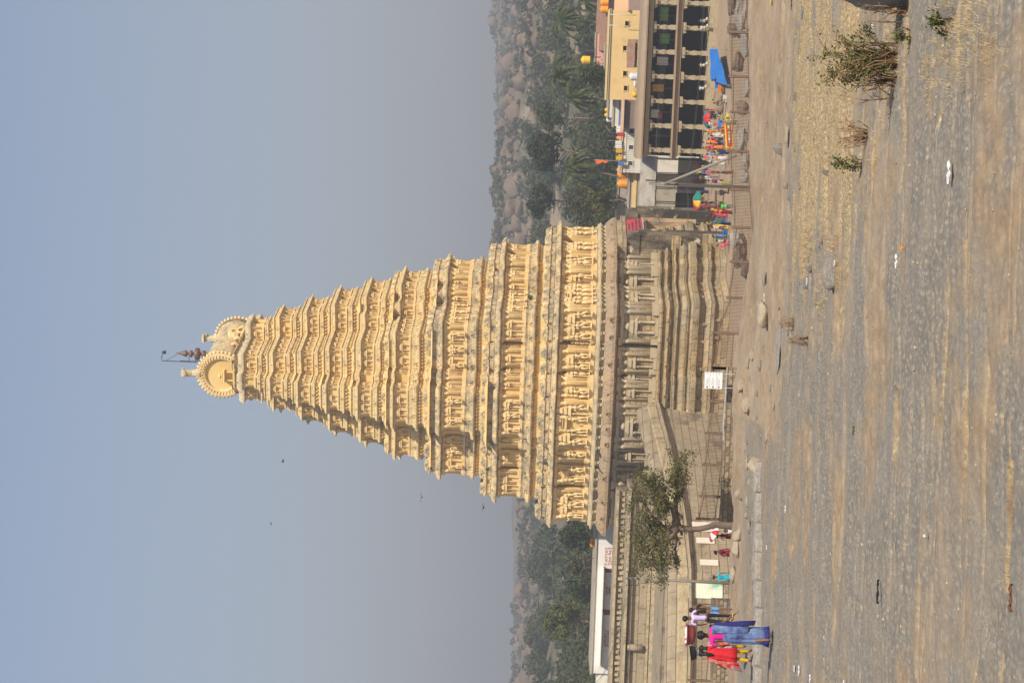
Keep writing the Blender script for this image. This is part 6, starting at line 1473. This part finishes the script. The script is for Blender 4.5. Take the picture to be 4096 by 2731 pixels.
# broken edging stones of the old path
for k, y in enumerate((1905, 2030, 2150, 2265, 2380, 2490, 2610, 2725)):
    v = 3032-.0*k; p = on_ground(v+12, y); w = 118*p.y/F; mb = MB(); rs = []
    for i in range(12):
        x = -w/2+w*i/11; rs.append([Vector((x, a*(1+.12*nz3(x*3, k*7+j))+.03*nz3(x*5, j), b+.03*nz3(x*4, k+j*3))) for j, (a, b) in enumerate(((-.22, -.12), (-.2, .13), (-.1, .17), (.3, .18), (.35, -.12)))])
    mb.ring(rs, smooth=False); tag(mb.build('edging_stone', 'rock_grey', None, p+Vector((0, 0, -.02)), R.uniform(-.03, .03)), 'rough hewn edging stone of the old path, %s from the left' % ('eighth', 'seventh', 'sixth', 'fifth', 'fourth', 'third', 'second', 'first')[k], 'edging stone', 'edging stones of the path')
# third fence far left
fence('iron_fence', 'short brown railing behind the walkers on the left', [(2771, 2425), (2764, 2592), (2752, 2718), (2745, 2850)], [92, 90, 88, 88], 92)
mb = thing('rubble_wall', 'low wall of broken stones behind the walkers on the left', 'wall', (0, 0, 0)); q = MB()
ps_ = [at(2850, y, 91) for y in (2950, 2731, 2600, 2480, 2395)]; rs = []
for p in ps_: rs.append([(p.x, p.y-.4, p.z-1.6), (p.x, p.y-.3, p.z), (p.x, p.y+.5, p.z+.02), (p.x, p.y+.5, p.z-1.6)])
q.ring(rs, smooth=False); q.build('stones', 'rubble', mb)
# orange basket at the left edge
p = on_ground(2903, 2722); t = thing('basket', 'orange plastic tub with clear bags standing at the left edge', 'tub', p); mb = MB(); mb.lathe([(.16, 0), (.24, .17), (.26, .17), (.25, .19), (.15, .03)], 18); mb.build('tub', 'tank_orange', t)
mb = MB(); crown(mb, (0, 0, .24), .16, 60, .05, R, .8, 4); mb.build('bags', 'c_white', t)
# ---- plants of the foreground
mat('straw_blade', [(.26, .18, .09), (.42, .31, .16), (.54, .42, .24)], scale=1.5, rough=.9, spec=.1)
def tuft(mb, p, n, h, spread, r):
    for _ in range(n):
        a = r.uniform(0, 6.28); b = p+Vector((cos(a), sin(a), 0))*r.uniform(0, spread); l = h*r.uniform(.4, 1.2); d = Vector((cos(a)*r.uniform(.2, 1.4), sin(a)*r.uniform(.2, 1.4), 1)).normalized()
        w_ = Vector((-sin(a+1), cos(a+1), 0))*.0022*(p.y/14); mb.add([b-w_, b+w_, b+d*l], [(0, 1, 2)])
mb = MB(); rg = random.Random(21); cnt = 0
for _ in range(60000):
    d = 9+rg.random()**1.3*38; x = rg.uniform(-.2, .2)*d; z = straw_zone(x, d); c = crackdist(x, d) if z < .3 else 0
    if z > .35 and rg.random() < .42: tuft(mb, Vector((x, d, gz(x, d)-.01)), 7, .025+.035*rg.random(), .08, rg); cnt += 1
    elif c > .35 and rg.random() < .5*(nz3(x*.5, d*.7, 2)+.45): tuft(mb, Vector((x, d, gz(x, d)-.01)), 6, .03+.035*rg.random(), .04, rg); cnt += 1
    if cnt > 9500: break
for (x, y, s, n) in [(3790, 60, 1, 500), (3850, 120, .9, 400), (3960, 200, .8, 300), (3600, 280, .7, 250), (3720, 300, .7, 260), (3290, 1180, .7, 200), (3350, 1030, .8, 300), (3230, 1010, .8, 300), (3560, 210, .9, 400), (3500, 640, .6, 160), (3830, 330, .8, 260), (3900, 60, .9, 400)]:
    p = on_ground(x, y)
    for _ in range(n//6): q = p+Vector((rg.gauss(0, .18*s*p.y/14), rg.gauss(0, .5*s*p.y/14), 0)); tuft(mb, GY(q), 8, .07*s*p.y/14, .05, rg)
tag(mb.build('dry_grass', 'straw_blade'), 'dry straw coloured grass in the cracks and patches of the rock', 'grass', kind='stuff')
leaf_mat('leaf_shrub', [(.045, .07, .015), (.09, .12, .025), (.17, .17, .04)], 6)
mat('stem_brown', [(.22, .13, .07), (.34, .21, .12)], scale=5)
def shrub(base, top, wpx, label, stems, leafn, seed, ls=.028, bare=.2, name='shrub'):
    p = on_ground(*base); t = thing(name, label, 'shrub', p, 0); r = random.Random(seed); s = p.y/F; H_ = (base[0]-top)*s; Wd = wpx*s/2
    mb = MB(); lb_ = MB()
    for k in range(stems):
        a = r.uniform(0, 6.28); e = Vector((cos(a)*Wd*r.uniform(.2, 1), sin(a)*Wd*.8*r.uniform(.2, 1), H_*r.uniform(.45, 1.0))); st_ = Vector((r.gauss(0, .05), r.gauss(0, .05), -.02)); mid = st_.lerp(e, .5)+Vector((r.gauss(0, .03), r.gauss(0, .03), .06*H_))
        mb.tube([st_, mid, e], [.007, .005, .002], 4)
        br = [(mid, e)]
        for _ in range(4):
            f = r.uniform(.3, .95); q = mid.lerp(e, f) if r.random() < .6 else st_.lerp(mid, f); d = (e-st_).normalized()+Vector((r.gauss(0, .8), r.gauss(0, .8), r.gauss(0, .5))); q2 = q+d.normalized()*H_*r.uniform(.12, .35); mb.tube([q, q2], [.0035, .0015], 3); br.append((q, q2))
        if r.random() < bare: continue
        for a_, b_ in br:
            for _ in range(leafn):
                c = a_.lerp(b_, r.random())+Vector((r.gauss(0, .015), r.gauss(0, .015), r.gauss(0, .015))); n_ = Vector((r.gauss(0, 1), r.gauss(0, 1), r.gauss(.5, 1))).normalized(); u = n_.orthogonal().normalized(); w_ = n_.cross(u); q = ls*r.uniform(.5, 1.2)
                lb_.add([c, c+u*q*.5+w_*q*.35, c+u*q, c+u*q*.5-w_*q*.35], [(0, 1, 2, 3)])
    mb.build('stems', 'stem_brown', t)
    if lb_.v: lb_.build('leaves', 'leaf_shrub', t)
shrub((3590, 230), 3300, 330, 'wide green leafed shrub with brown stems in dry grass on the right', 46, 11, 1, .028)
shrub((3585, 330), 3350, 180, 'sparser left part of the shrub with bare red brown stems', 16, 5, 2, .026, .5)
shrub((3445, 660), 3315, 60, 'small upright green plant beside a dark stone', 5, 16, 3, .03, 0)
shrub((3800, 95), 3720, 110, 'bright green low plant under the grey stone at the right edge', 9, 9, 4, .028, 0)
shrub((3470, 545), 3345, 130, 'leafless thorny twig bush left of the green shrub', 22, 0, 5, .02, 1)
shrub((3620, 60), 3440, 90, 'bare dark branching twigs near the right edge', 7, 2, 6, .02, .6)
shrub((3645, 150), 3560, 80, 'small green plant between the shrub and the right edge', 7, 8, 7, .024, .2)
shrub((3180, 1290), 3115, 60, 'small dry brown twig plant in the middle of the dry grass', 14, 0, 8, .02, 1)
shrub((3235, 1360), 3150, 60, 'dry reddish twig plant left of the pointed slab', 12, 0, 9, .02, 1)
# dark boulder at the right picture edge
p = on_ground(3655, 10); me = rock_mesh(55, 1, 3, .15, 'rock_grey', 'rock'); o = link('rock', me, None, p+Vector((.42, .5, .12)), 0); o.scale = (.45, .55, .48); tag(o, 'dark boulder cut off by the right picture edge', 'rock')
# litter
plain('paper', (.58, .56, .56), .8); plain('litter_orange', (.7, .25, .02), .5)
def litter(x, y, lpx, wpx, m, label, a=0):
    p = on_ground(x, y); s = p.y/F; mb = MB(); L_ = lpx*s; w = wpx*s*1.4; rs = []
    for i in range(6): f = i/5; rs.append([Vector((-L_/2+L_*f, sy*w/2*(.5+.5*sin(pi*f*.9+.3))+.01*sin(i*2), .015+.02*abs(sin(i*1.9+sy)))) for sy in (-1, 0, 1)])
    mb.ring(rs, cap=False, closed=False, smooth=False); o = mb.build('litter', m, None, p, a); s_ = o.modifiers.new('s', 'SOLIDIFY'); s_.thickness = .006; tag(o, label, 'litter', 'litter on the rock')
for v in [(3820, 690, 90, 26, 'paper', 'long torn white paper lying in a grassy crack', .1), (3597, 1045, 56, 16, 'paper', 'white pointed paper scrap on grey rock', .2), (3148, 2035, 30, 10, 'paper', 'small white paper below the bank', 0), (3205, 2680, 40, 14, 'paper', 'white paper near the lower left corner', .1), (3255, 2712, 30, 14, 'paper', 'second white paper near the lower left corner', .3),
          (3385, 2728, 20, 12, 'paper', 'pinkish white scrap at the left edge', 0), (3185, 2672, 24, 12, 'paper', 'pale square scrap near the left edge', .6), (3345, 1052, 20, 12, 'paper', 'crumpled pale lilac paper beside the large slab', .2), (3062, 1195, 46, 6, 'paper', 'thin white strip by the pointed slab', .1), (3627, 990, 22, 16, 'litter_orange', 'small orange fruit peel in a crack', 0),
          (3435, 1722, 34, 18, 'leaf_shrub', 'green leaf scrap lying on bare rock', .2), (3527, 2365, 96, 14, 'c_black', 'torn black strap lying on the rock', .05), (4070, 2390, 110, 10, 'c_brown', 'thin dark red stick near the bottom edge', .1), (3505, 106, 24, 16, 'paper', 'white scrap under the shrub', .3), (3215, 50, 52, 12, 'c_jeans', 'dark blue cloth scrap at the dry grass edge', .1),
          (3175, 20, 40, 18, 'c_black', 'black rag at the right edge of the terrace', .1), (3090, 5, 26, 22, 'c_yellow', 'yellow rag on the terrace at the right edge', .1), (3080, 2190, 18, 10, 'paper', 'tiny white scrap below the boulder', 0), (3717, 2140, 14, 12, 'paper', 'small white scrap in a forked crack', 0), (3236, 1125, 26, 18, 'paper', 'clear wrapper between stones left of the slab', .3)]: litter(*v)
# birds
for k, (x, y, D, lb) in enumerate([(1688, 1988, 120, 'dark bird gliding highest left of the tower base'), (1935, 2028, 130, 'small dark bird left of the tower near the hills'), (1133, 1843, 160, 'dark bird flying far left of the upper tower'), (1725, 1872, 160, 'tiny dark bird close to the left tower edge'), (1085, 2093, 220, 'tiny distant bird high on the left')]):
    p = at(x, y, D); t = thing('bird', lb, 'bird', p, .6*k); t.scale = (.7, .7, .7); mb = MB(); mb.tube([(0, -.22, 0), (0, -.1, 0), (0, .1, 0), (0, .28, 0)], [.02, .07, .06, .015], 7); mb.build('body', 'hair_black', t)
    for s in (-1, 1): mb = MB(); mb.ring([[(s*.02, .1, 0), (s*.02, -.1, .01)], [(s*.22, .1, .12), (s*.22, -.06, .13)], [(s*.5, .02, .05), (s*.5, -.05, .055)]], cap=False, closed=False); w_ = mb.build('wing', 'hair_black', t); q_ = w_.modifiers.new('s', 'SOLIDIFY'); q_.thickness = .01
